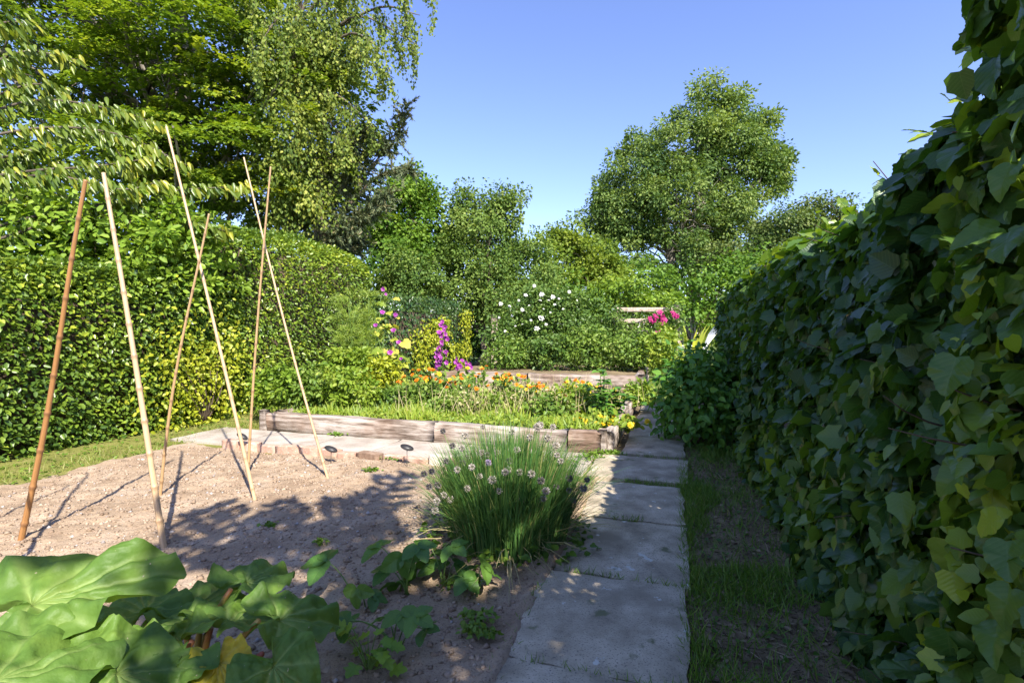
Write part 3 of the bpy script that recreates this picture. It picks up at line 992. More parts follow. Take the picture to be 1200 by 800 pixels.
# right-hand vine hedge: near leaves are pieces of their own
def vine_hedge(label, lo, hi, n, seed, nparts, r, amp, rise=0.0, group=None, wts=None, bright=0.0, core=.3, ctop=None):
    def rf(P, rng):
        x = .32 + bright + .26 * bumps(P, 1.0, 2.4, seed + 5) + rng.normal(0, .16, len(P)) + .18 * (rng.random(len(P)) < .10) + .40 * np.clip((P[:, 2] - hi[2] + .18) / .3, 0, 1)  # bright and the paler top put sunlit glow into the leaf colour
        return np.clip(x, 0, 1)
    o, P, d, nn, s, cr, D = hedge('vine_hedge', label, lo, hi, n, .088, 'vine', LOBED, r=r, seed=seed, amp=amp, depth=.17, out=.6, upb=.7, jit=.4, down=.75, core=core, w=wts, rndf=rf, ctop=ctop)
    rng = np.random.default_rng(seed + 40)
    kind = rng.random(n)
    # wander of the top line
    dist = np.linalg.norm(P - np.array([0, 0, CAM_H]), axis=1)
    s = s * np.clip(dist / 2.3, .4, 1.0) * rng.choice([.55, .8, 1.0, 1.1], n)
    vis = (D @ UD < .35) & (P[:, 1] > .9)
    px = 600 + P[:, 0] / np.maximum(P[:, 1], .05) * 600
    vis &= (px < 1215)
    score = np.where(vis, s / dist * (1 + .2 * (D @ -UD)), 0)
    top = np.argsort(-score)[:nparts]
    top = top[score[top] > 0]
    rest = np.ones(n, bool)
    rest[top] = False
    # keep leaves off the lens
    rest &= dist > .55
    g = Geo()
    fara = rest & (dist > 5.2)
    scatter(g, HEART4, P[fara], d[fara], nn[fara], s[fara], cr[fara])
    rest &= ~fara
    near = rest & (kind < .62)
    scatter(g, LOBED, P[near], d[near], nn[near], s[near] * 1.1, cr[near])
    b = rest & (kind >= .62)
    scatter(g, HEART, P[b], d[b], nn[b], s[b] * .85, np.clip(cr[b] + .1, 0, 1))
    put('foliage', g, M['vine'], o, 'stuff')
    g = Geo()
    k_ = rng.choice(n, 90, replace=False)
    scatter(g, OVATE, P[k_] + D[k_] * .02, d[k_], nn[k_] + rng.normal(0, .5, (90, 3)), s[k_] * .7, rng.random(90))
    put('dead_leaves', g, M['litter'], o, 'stuff')
    meshes = []
    for q in range(10):
        Vt, Tt = ring_leaf(LOBE_OUT if q < 6 else HEART_OUT, 300 + q + seed, cup=.06 + .11 * (q % 3), droop=.06 + .11 * (q % 4), wave=.03, teeth=1)
        me = mesh_np('leaf', Vt, Tt, np.full(len(Vt), [.12, .22, .3, .38, .5, .3, .45, .62, .8, 1.0][q]), Vt.copy(), True)
        me.materials.append(M['vine'])
        meshes.append(me)
    x, y, z = frames(d, nn)
    order = np.argsort([.12, .22, .3, .38, .5, .3, .45, .62, .8, 1.0])
    for i in top:
        q = int(order[int(np.clip(cr[i] * 9.99, 0, 9))])
        place('leaf', meshes[q], o, P[i], (x[i], y[i], z[i]), float(s[i] * 1.12))
    # bare twigs poking out
    g = Geo()
    for k in range(130):
        i = rng.integers(0, n)
        q = P[i] + D[i] * .02
        e = q + (D[i] * rng.uniform(.02, .07) + rng.normal(0, .07, 3) + np.array([0, 0, .06]))
        g.add(*tube(curve(q - D[i] * .2, e, rng.normal(0, .02, 3), 5), np.linspace(.004, .0015, 5), 4))
    put('twig', g, M['twig'], o, 'stuff')
    return o


vh = vine_hedge('long dark vine-leaved hedge beside the slab path', (.70, 1.55, 0), (1.75, 9.6, 1.96), 36000, 51, 290, .22, .10, wts=[16, 1, 1.5, 2, 7])
vt = vine_hedge('taller end of the vine-leaved hedge with yellow-green shoots', (.64, -2.2, 0), (1.30, 1.63, 2.36), 18000, 52, 280, .12, .09, wts=[9, 2, .5, 2.2, 1.5], bright=.30, core=.24, ctop=.55)  # bright paints sun shining through the leaves into their colour
# shoots waving above the long hedge
rng = np.random.default_rng(53)
shoot_meshes = []
for q in range(3):
    Vt, Tt = ring_leaf(OVATE_OUT, 400 + q, cup=.15, droop=.2, wave=.02)
    me = mesh_np('leaf', Vt, Tt, np.full(len(Vt), [.55, .75, 1.0][q]), Vt.copy(), True)
    me.materials.append(M['vine'])
    shoot_meshes.append(me)
shoots = [(1028, 205, 1.75, 1075, 262), (1078, 155, 1.6, 1120, 190), (1062, 180, 1.7, 1110, 215), (1035, 225, 1.8, 1090, 280), (958, 250, 2.6, 985, 300), (1112, 118, 1.45, 1160, 140), (1120, 60, 1.4, 1165, 80), (1108, 150, 1.45, 1150, 175), (985, 238, 2.3, 1015, 290)]
for (tx, ty, Y, bx, by) in shoots:
    p1, p0 = W(tx, ty, Y), W(bx, by, Y + .1)
    C = curve(p0, p1, np.array([0, 0, .03]), 7)
    g = Geo().add(*tube(C, np.linspace(.0035, .0012, 7), 4))
    par = vh if Y > 1.6 else vt
    st = put('shoot', g, M['stem'], par)
    for k in range(7):
        t = .25 + .75 * k / 6
        q = C[int(t * 6)]
        d = nrm(nrm(p1 - p0) * .5 + rng.normal(0, .6, 3) + np.array([0, 0, -.15]))
        n_ = nrm(np.array([-.3, -.5, .8]) + rng.normal(0, .3, 3))
        x, y, z = frames(d[None], n_[None])
        place('leaf', shoot_meshes[rng.integers(0, 3)], par, q, (x[0], y[0], z[0]), float(rng.uniform(.04, .075)))

# ------------------------------------------------------------------ trees
def clumps(rng, lobes, shell=.5):
    C, D, Rr = [], [], []
    for (c, r, n) in lobes:
        d = nrm(rng.normal(0, 1, (n, 3)))
        q = (shell + (1 - shell) * rng.random(n)) ** .8
        C.append(np.asarray(c) + d * np.asarray(r) * q[:, None])
        D.append(d)
    return np.concatenate(C), np.concatenate(D)


def crown(rng, g, C, D, per, rc, leaf, tp, flat=.7, up=.5, out=.5, jit=.6, rmean=.42, rspread=.18, droop=.3, zmin=.3, elong=None):
    n = len(C) * per
    idx = np.repeat(np.arange(len(C)), per)
    sc = rc * rng.uniform(.55, 1.35, len(C))
    off = np.clip(rng.normal(0, 1, (n, 3)), -1.45, 1.45) * np.array([1, 1, flat]) * sc[idx][:, None] * .62
    if elong is not None:
        off[:, 2] -= np.abs(rng.normal(0, elong, n))
    P = C[idx] + off
    keep = P[:, 2] > zmin
    P, idx, off = P[keep], idx[keep], off[keep]
    n = len(P)
    nn = nrm(D[idx] * out + np.array([0, 0, up]) + rng.normal(0, jit, (n, 3)))
    dd = nrm(off / sc[idx][:, None] + np.array([0, 0, -droop]) + rng.normal(0, .35, (n, 3)))
    cr = np.clip(rmean + rng.normal(0, rspread, len(C))[idx] + rng.normal(0, .16, n), 0, 1)
    scatter(g, tp, P, dd, nn, leaf * rng.uniform(.7, 1.25, n), cr)


def wood(rng, base, top, r0, C, nl, sides=7, lean=None, r1=None, lr=.35):
    """trunk with limbs reaching to clumps"""
    g = Geo()
    tr = curve(base, top, (0, 0, 0), 10, .018 * np.linalg.norm(np.asarray(top) - base), rng)
    rad = np.linspace(r0, r1 if r1 else r0 * .25, 10)
    rad[0] *= 1.35
    g.add(*tube(tr, rad, sides + 2))
    if len(C):
        pick = rng.choice(len(C), min(nl, len(C)), replace=False)
        for i in pick:
            e = C[i]
            zt = np.clip((e[2] - base[2]) / max(.1, (top[2] - base[2])) * .62, .15, .98)
            k = int(zt * 9)
            s = tr[k]
            ln = np.linalg.norm(e - s)
            P = curve(s, e, np.array([0, 0, ln * rng.uniform(-.03, .14)]), 8, .025 * ln, rng)
            g.add(*tube(P, np.linspace(min(rad[k] * .6, r0 * lr * (.4 + ln * .06)), .018, 8), sides - 2))
            for m in range(3):
                j = rng.integers(3, 7)
                e2 = C[rng.integers(0, len(C))]
                v = e2 - P[j]
                l2 = np.linalg.norm(v)
                if l2 < 1e-3:
                    continue
                e2 = P[j] + v / l2 * min(l2, ln * .5)
                g.add(*tube(curve(P[j], e2, (0, 0, .05 * ln), 5, .02 * ln, rng), np.linspace(.03 if r0 > .1 else .012, .008, 5), 4))
    return g


def lobe(px, py, rx, ry, Y, n, dep=None):
    s = Y / FPX
    return (W(px, py, Y), (rx * s, dep if dep else rx * s * .8, ry * s), n)


def tree(name, label, lobes, base, top, r0, mat, tp, leaf, per, rc, seed, nl=22, bark='bark', group=None, shell=.45, **kw):
    rng = np.random.default_rng(seed)
    base = np.asarray(base, float)
    o = thing(name, label, 'tree', base, group)
    C, D = clumps(rng, lobes, shell)
    put('trunk', wood(rng, base, np.asarray(top, float), r0, C, nl), M[bark], o)
    g = Geo()
    if 'lean' in kw:
        sprays(rng, g, C, D, per, rc, leaf, tp, **kw)
    else:
        crown(rng, g, C, D, per, rc, leaf, tp, **kw)
    put('crown', g, M[mat], o, 'stuff')
    return o


def ground_at(px, Y):
    p = W(px, HOR, Y)
    p[2] = -.06
    return p


G_BACK = 'trees beyond the garden'
def sprays(rng, g, C, D, per, ln, leaf, tp, rmean=.45, rspread=.17, lean=(.5, -.35)):
    """flat drooping fans of leaves, one per clump, pointing outwards"""
    for i in range(len(C)):
        a = nrm(np.array([D[i][0] + lean[0] + rng.normal(0, .35), D[i][1] + lean[1] + rng.normal(0, .35), -.18 + rng.normal(0, .12)]))
        sd_ = nrm(np.cross(a, ZD))
        up_ = np.cross(sd_, a)
        l = ln * rng.uniform(.6, 1.3)
        t = rng.random(per) ** .8
        w = rng.uniform(-1, 1, per) * l * .42 * np.sin(np.clip(t * .9 + .12, 0, 1) * math.pi) ** .8
        fing = .10 * l * np.sin(w / l * 26 + rng.uniform(0, 6))
        P = C[i] + a * ((t - .45) * l + fing)[:, None] + sd_ * w[:, None] + up_ * (rng.normal(0, .035, per) - .22 * l * t ** 2 - .25 * np.abs(w))[:, None]
        nn = nrm(up_ + rng.normal(0, .33, (per, 3)))
        dd = nrm(a * .7 + sd_ * np.sign(w)[:, None] * .7 + rng.normal(0, .3, (per, 3)) - ZD * .15)
        scatter(g, tp, P, dd, nn, leaf * rng.uniform(.7, 1.25, per), np.clip(rmean + rng.normal(0, rspread) + rng.normal(0, .14, per) + .12 * (t > .8), 0, 1))


# great beech filling the left
tree('beech_tree', 'huge spreading beech tree with layered sprays towering over the clipped hedge',
     [lobe(40, 40, 190, 150, 13.5, 110, 3.2), lobe(230, 30, 170, 140, 14, 130, 3.2), lobe(130, -140, 260, 150, 14, 120, 3.5), lobe(330, 130, 95, 90, 14, 60, 2.0), lobe(240, 180, 150, 60, 13, 60, 2.4), lobe(70, 170, 150, 80, 14, 50, 2.5), lobe(330, 230, 90, 50, 14, 40, 2), lobe(-120, 20, 130, 190, 14, 30, 3), lobe(250, 20, 90, 100, 12.6, 34, 1.2)],
     ground_at(215, 15), W(200, -150, 15), .48, 'beech', LEAF2W, .12, 235, 1.9, 61, nl=46, bark='palebark', lean=(.5, -.4))

# weeping birch: strands hanging from arching limbs
rng = np.random.default_rng(62)
Yb = 12.6
bb = ground_at(338, Yb + .3)
birch = thing('weeping_birch', 'drooping birch tree with hanging leafy strands against the sky', 'tree', bb)
g, gl = Geo(), Geo()
trk = path_pts([bb, W(338, 240, Yb + .4), W(352, 150, Yb + .2), W(346, 60, Yb + .3), W(365, -120, Yb)], 16)
g.add(*tube(trk, np.linspace(.17, .05, 16), 9))
SP, SD, SR = [], [], []
limbs = [((350, 60), (420, -40), (505, -12), 26, .75), ((352, 80), (415, 20), (488, 52), 26, .8), ((350, 100), (400, 60), (462, 92), 24, .85), ((348, 130), (390, 110), (440, 150), 22, .8), ((350, 30), (430, -70), (470, -60), 18, 1.1),
         ((346, 150), (372, 130), (412, 175), 26, .8), ((350, 20), (380, -30), (420, 10), 26, 1.0), ((350, 60), (330, 20), (300, 60), 18, .9), ((350, 10), (360, -60), (395, -40), 20, 1.1), ((346, 200), (380, 185), (425, 208), 18, .4), ((348, 60), (378, 40), (400, 90), 26, .9),
         ((352, 90), (408, 40), (452, 62), 24, .9), ((352, 60), (440, 10), (492, 18), 22, .7)]
for (a, b, c, ns, ln) in limbs:
    dy = rng.normal(0, .9)
    Pm = path_pts([W(a[0], a[1], Yb + .2), W(b[0], b[1], Yb + dy * .5), W(c[0], c[1], Yb + dy)], 12)
    g.add(*tube(Pm, np.linspace(.05, .008, 12), 5))
    for k in range(ns):
        t = rng.uniform(.15, 1) ** .8 * 11
        i = min(10, int(t))
        s = Pm[i] + (Pm[i + 1] - Pm[i]) * (t - i) + rng.normal(0, .10, 3) * np.array([1, 3.0, 1])
        le = ln * rng.uniform(.35, 1.15)
        e = s + np.array([rng.normal(.05, .12), rng.normal(0, .15), -le])
        m = int(le * 75)
        tt = rng.random(m)[:, None]
        Q = s + (e - s) * tt + rng.normal(0, .055, (m, 3))
        SP.append(Q)
        SR.append(np.clip(rng.normal(.45, .12) + rng.normal(0, .18, m), 0, 1))
        g.add(*tube(curve(s, e, (0, 0, 0), 3), np.linspace(.005, .002, 3), 3))
SP = np.concatenate(SP)
n = len(SP)
scatter(gl, LEAF2W, SP, nrm(np.array([0, 0, -.9]) + rng.normal(0, .5, (n, 3))), nrm(np.array([.1, -.6, .5]) + rng.normal(0, .6, (n, 3))), .085 * rng.uniform(.7, 1.25, n), np.concatenate(SR))
C, D = clumps(rng, [lobe(372, 60, 45, 70, Yb, 34, 1.0), lobe(345, 150, 44, 70, Yb - .2, 40, 1.0), lobe(345, 225, 60, 36, Yb, 30, 1.0), lobe(330, 40, 50, 70, Yb, 26, 1.0)], .3)
crown(rng, gl, C, D, 85, .34, .09, LEAF2W, flat=1.5, up=.4, out=.4, jit=.6, droop=.8, rmean=.42, rspread=.16, elong=.25)
put('trunk', g, M['bark'], birch)
put('crown', gl, M['birch'], birch, 'stuff')

# spruce with upturned ragged boughs
rng = np.random.default_rng(63)
Ys = 13.2
sb = ground_at(372, Ys)
spruce = thing('spruce_tree', 'thin brownish spruce tree with an upturned ragged bough', 'tree', sb)
g, gl = Geo(), Geo()
g.add(*tube(path_pts([sb, W(375, 250, Ys), W(380, 60, Ys)], 10), np.linspace(.25, .06, 10), 8))
boughs = [[(375, 300), (405, 245), (440, 190), (466, 160), (475, 122)], [(376, 285), (410, 240), (445, 205), (482, 198)], [(375, 270), (400, 225), (425, 185), (455, 165)], [(375, 310), (405, 270), (440, 240), (455, 225)],
          [(376, 240), (395, 200), (415, 170)], [(375, 300), (395, 270), (420, 255)], [(376, 330), (400, 300), (425, 285)], [(372, 260), (340, 215), (310, 190)], [(372, 290), (340, 250), (300, 240)], [(376, 315), (388, 280), (405, 262)], [(376, 210), (400, 175), (425, 150)]]
for bi, b in enumerate(boughs):
    dy = rng.normal(0, .5)
    Pm = path_pts([W(x, y, Ys + dy * i / len(b)) for i, (x, y) in enumerate(b)], 20)
    g.add(*tube(Pm, np.linspace(.05, .008, 20), 5))
    for k in range(120):
        t = rng.uniform(.12, 1) * 18.9
        i = int(t)
        s = Pm[i] + (Pm[i + 1] - Pm[i]) * (t - i)
        ax = nrm(Pm[i + 1] - Pm[i])
        tl = rng.uniform(.2, .75) * (1.1 - .55 * t / 19)
        e = s + nrm(ax * .45 + rng.normal(0, .55, 3) + np.array([0, 0, -.35 if bi % 2 else -.15])) * tl
        g.add(*tube(np.array([s, e]), np.array([.008, .003]), 3, False))
        m = int(24 + tl * 70)
        Q = s + (e - s) * rng.random((m, 1))
        scatter(gl, NEEDLE, Q, nrm((e - s) + rng.normal(0, .5 * tl, (m, 3))), nrm(rng.normal(0, 1, (m, 3))), .10 * rng.uniform(.7, 1.3, m), np.clip(rng.normal(.5, .2) + rng.normal(0, .2, m), 0, 1), 2.2)
put('trunk', g, M['bark'], spruce)
put('crown', gl, M['spruce'], spruce, 'stuff')

tree('sycamore_tree', 'rounded dark green sycamore standing next to the spruce', [lobe(478, 262, 50, 58, 21, 48, 1.6), lobe(455, 300, 45, 50, 20.5, 30, 1.5), lobe(505, 300, 45, 55, 21, 30, 1.6), lobe(478, 225, 26, 26, 21, 12, .8), lobe(440, 265, 22, 30, 21, 10, .9)],
     ground_at(480, 21), W(480, 240, 21), .2, 'sycamore', LEAF2W, .14, 190, .46, 64, nl=16, shell=.35, flat=.8, group=G_BACK)
tree('hawthorn_tree', 'broad grey-green thorn tree arching over a dark gap in the hedge',
     [lobe(575, 285, 58, 52, 20, 60, 1.8), lobe(545, 330, 60, 45, 19.5, 50, 1.8), lobe(615, 320, 45, 45, 20, 40, 1.6), lobe(590, 248, 30, 28, 20, 18, .9), lobe(545, 250, 24, 34, 20, 16, .9), lobe(480, 330, 50, 35, 19, 36, 1.4), lobe(590, 352, 62, 22, 19, 36, 1.6)],
     ground_at(562, 19.3), W(572, 265, 20), .19, 'apple', LEAF2W, .11, 190, .44, 65, nl=20, shell=.35, flat=.85, zmin=1.55, group=G_BACK)
rng = np.random.default_rng(66)
tree('field_maple', 'small bright yellow-green maple between the thorn tree and the ash', [lobe(660, 278, 24, 22, 25, 18, .9), lobe(690, 305, 32, 36, 25, 26, 1.2), lobe(655, 325, 30, 40, 24.5, 26, 1.2), lobe(715, 330, 36, 30, 24.5, 24, 1.2)],
     ground_at(678, 25), W(662, 280, 25), .13, 'maple', LEAF2W, .15, 170, .5, 67, nl=14, shell=.3, group=G_BACK)


def ash():
    rng = np.random.default_rng(68)
    lobes = [lobe(832, 128, 40, 34, 31, 30, 1.8), lobe(800, 172, 66, 48, 31, 56, 2.6), lobe(858, 175, 58, 48, 31, 46, 2.4), lobe(750, 207, 48, 46, 31, 42, 2.4), lobe(800, 237, 88, 48, 30.5, 66, 3), lobe(893, 190, 32, 24, 31, 20, 1.3), lobe(893, 143, 16, 10, 31, 6, .5),
             lobe(735, 252, 50, 40, 31, 38, 2.2), lobe(858, 262, 58, 40, 30.5, 36, 2.4), lobe(780, 296, 84, 36, 30, 44, 2.6), lobe(704, 262, 28, 34, 31, 16, 1.2), lobe(903, 213, 26, 18, 31, 10, 1), lobe(860, 305, 44, 26, 30, 20, 1.6)]
    base = ground_at(806, 31)
    o = thing('ash_tree', 'tall airy ash tree rising highest against the blue sky', 'tree', base, G_BACK)
    C, D = clumps(rng, lobes, .5)
    g = wood(rng, base, W(828, 140, 31), .42, C, 50)
    # second stem of the fork
    g.add(*tube(path_pts([base + np.array([-.2, 0, .2]), W(790, 330, 31), W(775, 230, 31), W(760, 190, 31)], 12), np.linspace(.34, .06, 12), 8))
    put('trunk', g, M['palebark'], o)
    gl = Geo()
    crown(rng, gl, C, D, 215, .64, .21, LEAF2, flat=.75, up=.55, out=.35, jit=.6, droop=.35, rmean=.45, rspread=.17)
    put('crown', gl, M['ash'], o, 'stuff')


ash()
tree('lime_tree', 'lower dark tree showing over the top of the vine hedge', [lobe(918, 272, 34, 30, 27, 32, 1.6), lobe(968, 252, 28, 20, 27, 20, 1.2), lobe(870, 300, 36, 26, 27, 24, 1.4), lobe(960, 290, 46, 28, 27, 26, 1.6)],
     ground_at(930, 27), W(935, 250, 27), .2, 'lime', LEAF2W, .16, 170, .55, 69, nl=14, shell=.3, group=G_BACK)

# distant belt of trees closing the view
rng = np.random.default_rng(70)
belt = thing('distant_treeline', 'distant belt of dark green trees low on the horizon', 'trees', (0, 55, -.06))
g = Geo()
C, D = clumps(rng, [(np.array([x, 55 + rng.normal(0, 3), 2.2]), np.array([5, 3, 3.6 + rng.uniform(-.5, .8)]), 34) for x in range(-46, 60, 6)], .3)
crown(rng, g, C, D, 50, 1.3, .55, LEAF2W, rmean=.4)
put('foliage', g, M['apple'], belt, 'stuff')
g = Geo()
for x in range(-46, 60, 6):
    g.add(*tube(curve((x, 55, -.1), (x + .5, 55, 3), (0, 0, 0), 4), np.linspace(.3, .1, 4), 6))
put('trunk', g, M['bark'], belt, 'stuff')


# ------------------------------------------------------------------ shrubs
def shrub(name, label, cat, lobes, base, mat, tp, leaf, per, rc, seed, nst=10, group=None, shell=.4, stem='twig', zmin=.05, sr=.014, **kw):
    rng = np.random.default_rng(seed)
    base = np.asarray(base, float)
    o = thing(name, label, cat, base, group)
    C, D = clumps(rng, lobes, shell)
    g = Geo()
    for i in rng.choice(len(C), min(nst, len(C)), replace=False):
        e = C[i]
        ln = np.linalg.norm(e - base)
        g.add(*tube(curve(base + rng.normal(0, .05, 3) * np.array([1, 1, 0]) - np.array([0, 0, .03]), e, np.array([(e[0] - base[0]) * -.15, (e[1] - base[1]) * -.15, ln * .06]), 6, .012 * ln, rng), np.linspace(sr, sr * .3, 6), 5))
    put('stem', g, M[stem], o)
    g = Geo()
    crown(rng, g, C, D, per, rc, leaf, tp, zmin=zmin, **kw)
    put('foliage', g, M[mat], o, 'stuff')
    return o


shrub('elder_shrub', 'light green leafy shrub spilling over the top of the lower hedge', 'shrub',
      [lobe(20, 330, 110, 40, 7.0, 40, .5), lobe(150, 335, 90, 34, 7.4, 34, .5), lobe(40, 300, 80, 60, 7.0, 40, .8), lobe(140, 280, 80, 65, 7.2, 46, .8), lobe(215, 305, 55, 48, 7.6, 28, .7), lobe(60, 250, 60, 34, 7.1, 20, .6), lobe(235, 270, 30, 25, 7.8, 10, .5)], L(-7.9, 5.0), 'elder', OVAL4, .10, 70, .26, 71, nst=14, shell=.3, zmin=1.2, droop=.15, up=.6)

# cherry: long drooping leaves hung along arching branches, near ones pieces of their own
rng = np.random.default_rng(72)
cb = L(-9.0, 3.2, -.06)
cherry = thing('cherry_tree', 'cherry tree with arching branches of long drooping leaves over the hedge', 'tree', cb)
g = Geo()
ctrunk = path_pts([cb, cb + np.array([.1, .1, 1.5]), W(-60, 160, 6.6), W(-40, 0, 6.6)], 12)
g.add(*tube(ctrunk, np.linspace(.14, .05, 12), 8))
cbr = [[(-60, 150), (40, 118), (130, 128), (192, 148)], [(-60, 170), (50, 150), (140, 158), (222, 195)], [(-60, 110), (20, 62), (90, 70)], [(-60, 60), (0, 28), (36, 28)], [(-60, 200), (40, 175), (110, 150), (160, 210)], [(-60, 230), (50, 205), (140, 222), (190, 212)],
       [(-60, 300), (60, 260), (140, 235), (220, 222), (288, 219)], [(-60, 140), (30, 100), (80, 108)], [(-60, 190), (20, 190), (80, 200)], [(-60, 280), (80, 245), (160, 240), (235, 262), (268, 272)], [(-60, 90), (-10, 78), (40, 90)], [(-60, 250), (10, 235), (70, 225)], [(-60, 215), (40, 200), (110, 195), (180, 185)]]
LP, LD, LN, LS, LR = [], [], [], [], []
for b in cbr:
    dy = rng.uniform(-.5, .5)
    Pm = path_pts([W(x, y, 6.5 + dy + (.3 * i)) for i, (x, y) in enumerate(b)], 18)
    g.add(*tube(Pm, np.linspace(.022, .004, 18), 5))
    ln = np.linalg.norm(np.diff(Pm, axis=0), axis=1).sum()
    for k in range(int(ln * 95)):
        t = rng.uniform(.12, 1) * 16.99
        i = int(t)
        s = Pm[i] + (Pm[i + 1] - Pm[i]) * (t - i) + rng.normal(0, .05, 3)
        ax = nrm(Pm[i + 1] - Pm[i])
        sd_ = nrm(np.cross(ax, ZD)) * rng.choice([-1, 1])
        LP.append(s)
        LD.append(nrm(np.array([0, 0, -.85]) + ax * .45 + sd_ * .35 + rng.normal(0, .2, 3)))
        LN.append(nrm(np.array([.25, -.6, .45]) + sd_ * .3 + rng.normal(0, .3, 3)))
        LS.append(.135 * rng.uniform(.7, 1.25))
        LR.append(np.clip(rng.normal(.45, .22) + (.3 if t > 15 else 0), 0, 1))
LP, LD, LN, LS, LR = map(np.array, (LP, LD, LN, LS, LR))
put('trunk', g, M['bark'], cherry)
px_ = 600 + LP[:, 0] / LP[:, 1] * 600
top = np.argsort(-(LS / LP[:, 1]) * ((px_ > 0) & (px_ < 300)))[:290]
rest = np.ones(len(LP), bool)
rest[top] = False
gl = Geo()
scatter(gl, LANCE, LP[rest], LD[rest], LN[rest], LS[rest], LR[rest], 1.05)
put('foliage', gl, M['cherry'], cherry, 'stuff')
cmesh = []
for q in range(6):
    Vt, Tt = LANCE
    Vt = Vt * np.array([1.05, 1, 1])
    me = mesh_np('leaf', Vt, Tt, np.full(len(Vt), q / 5), Vt.copy(), True)
    me.materials.append(M['cherry'])
    cmesh.append(me)
x, y, z = frames(LD, LN)
for i in top:
    place('leaf', cmesh[int(LR[i] * 5.99)], cherry, LP[i], (x[i], y[i], z[i]), float(LS[i]))

# white climbing rose
rose = shrub('rose_bush', 'large green rose bush covered in white blooms beside the dark gap', 'rose bush',
             [lobe(650, 385, 60, 45, 14.4, 80, 1.0), lobe(690, 380, 45, 38, 14.6, 46, .9), lobe(632, 358, 40, 26, 14.4, 40, .7), lobe(604, 395, 38, 36, 14.0, 36, .8), lobe(722, 392, 34, 30, 14.6, 26, .8), lobe(660, 345, 24, 14, 14.6, 12, .5)], L(-3.6, 13.9, .35), 'rose', OVAL4, .085, 70, .30, 73, nst=16, shell=.35, zmin=.35)

# ------------------------------------------------------------------ flower meshes (facing +z, radius 1)
def flower_mesh(name, mat, layers, seed, wide=1.0, rr=(0, 1)):
    rg = np.random.default_rng(seed)
    g = Geo()
    for (n, ln, tilt) in layers:
        a = np.linspace(0, 2 * math.pi, n, endpoint=False) + rg.uniform(0, 6) + rg.normal(0, .08, n)
        t = tilt + rg.normal(0, .1, n)
        d = np.column_stack([np.cos(a) * np.cos(t), np.sin(a) * np.cos(t), np.sin(t)])
        nn = np.column_stack([-np.cos(a) * np.sin(t), -np.sin(a) * np.sin(t), np.cos(t)])
        scatter(g, LEAF2W, d * .05, d, nn, ln * rg.uniform(.85, 1.1, n), rr[0] + (rr[1] - rr[0]) * rg.random(n), wide)
    me = g.mesh(name)
    me.materials.append(M[mat])
    return me


def ball_mesh(name, mat, n, seed):
    n = n * 2
    rg = np.random.default_rng(seed)
    d = nrm(rg.normal(0, 1, (n, 3)))
    g = Geo()
    scatter(g, LEAF2, d * .25, d, nrm(rg.normal(0, 1, (n, 3))), .8 * rg.uniform(.8, 1.1, n), rg.random(n), .7)
    me = g.mesh(name)
    me.materials.append(M[mat])
    return me


ROSE_W = [flower_mesh('flower', 'petal_white', [(6, 1, .15), (5, .8, .6), (4, .55, 1.0)], 500 + q, 1.3) for q in range(2)]
MARI_O = [flower_mesh('flower', 'petal_orange', [(13, 1, .1), (11, .75, .5), (7, .45, .9)], 510 + q, .9) for q in range(3)]
MARI_Y = [flower_mesh('flower', 'petal_yellow', [(13, 1, .1), (9, .7, .5), (6, .4, .9)], 520 + q, .9) for q in range(2)]
MALL = [flower_mesh('flower', 'petal_magenta', [(5, 1, .35), (5, .7, .7)], 530 + q, 1.5) for q in range(2)]
CLEM = [flower_mesh('flower', 'petal_crimson', [(6, 1, .1), (6, .8, .5)], 540 + q, 1.2) for q in range(2)]
CH_W = [ball_mesh('flower_head', 'chivehead', 60, 550 + q) for q in range(2)]
CH_P = ball_mesh('flower_head', 'chivepurple', 60, 553)
CH_G = ball_mesh('flower_head', 'chivegrey', 60, 554)


def face(d, rng=None, j=.25):
    """frame whose z looks along d"""
    z = nrm(np.asarray(d, float) + (rng.normal(0, j, 3) if rng is not None else 0))
    x = nrm(np.cross(z, np.array([.3, .2, .9]) if abs(z[2]) < .9 else np.array([1.0, 0, 0])))
    return x, np.cross(z, x), z


rng = np.random.default_rng(80)
for (px, py, s) in ((626, 335, 1.0), (616, 346, 1.2), (635, 345, 1.5), (648, 348, 1.3), (667, 342, 1.0), (633, 352, .9), (587, 356, 1.2), (597, 359, 1.0), (612, 363, 1.1), (634, 373, 1.9), (629, 385, 1.7), (650, 357, .9), (622, 375, .8), (594, 392, 1.0), (600, 370, .7), (640, 380, .9), (660, 362, .7), (592, 388, .8), (643, 352, .8), (655, 350, .7), (608, 352, .7), (620, 358, .6), (645, 366, .6), (585, 372, .7), (612, 380, .6), (676, 352, .6), (637, 362, .5), (604, 382, .6)):
    place('flower', ROSE_W[rng.integers(0, 2)], rose, W(px, py, 13.45 + rng.uniform(-.15, .2)), face((.1, -.8, .5), rng), .052 * s)

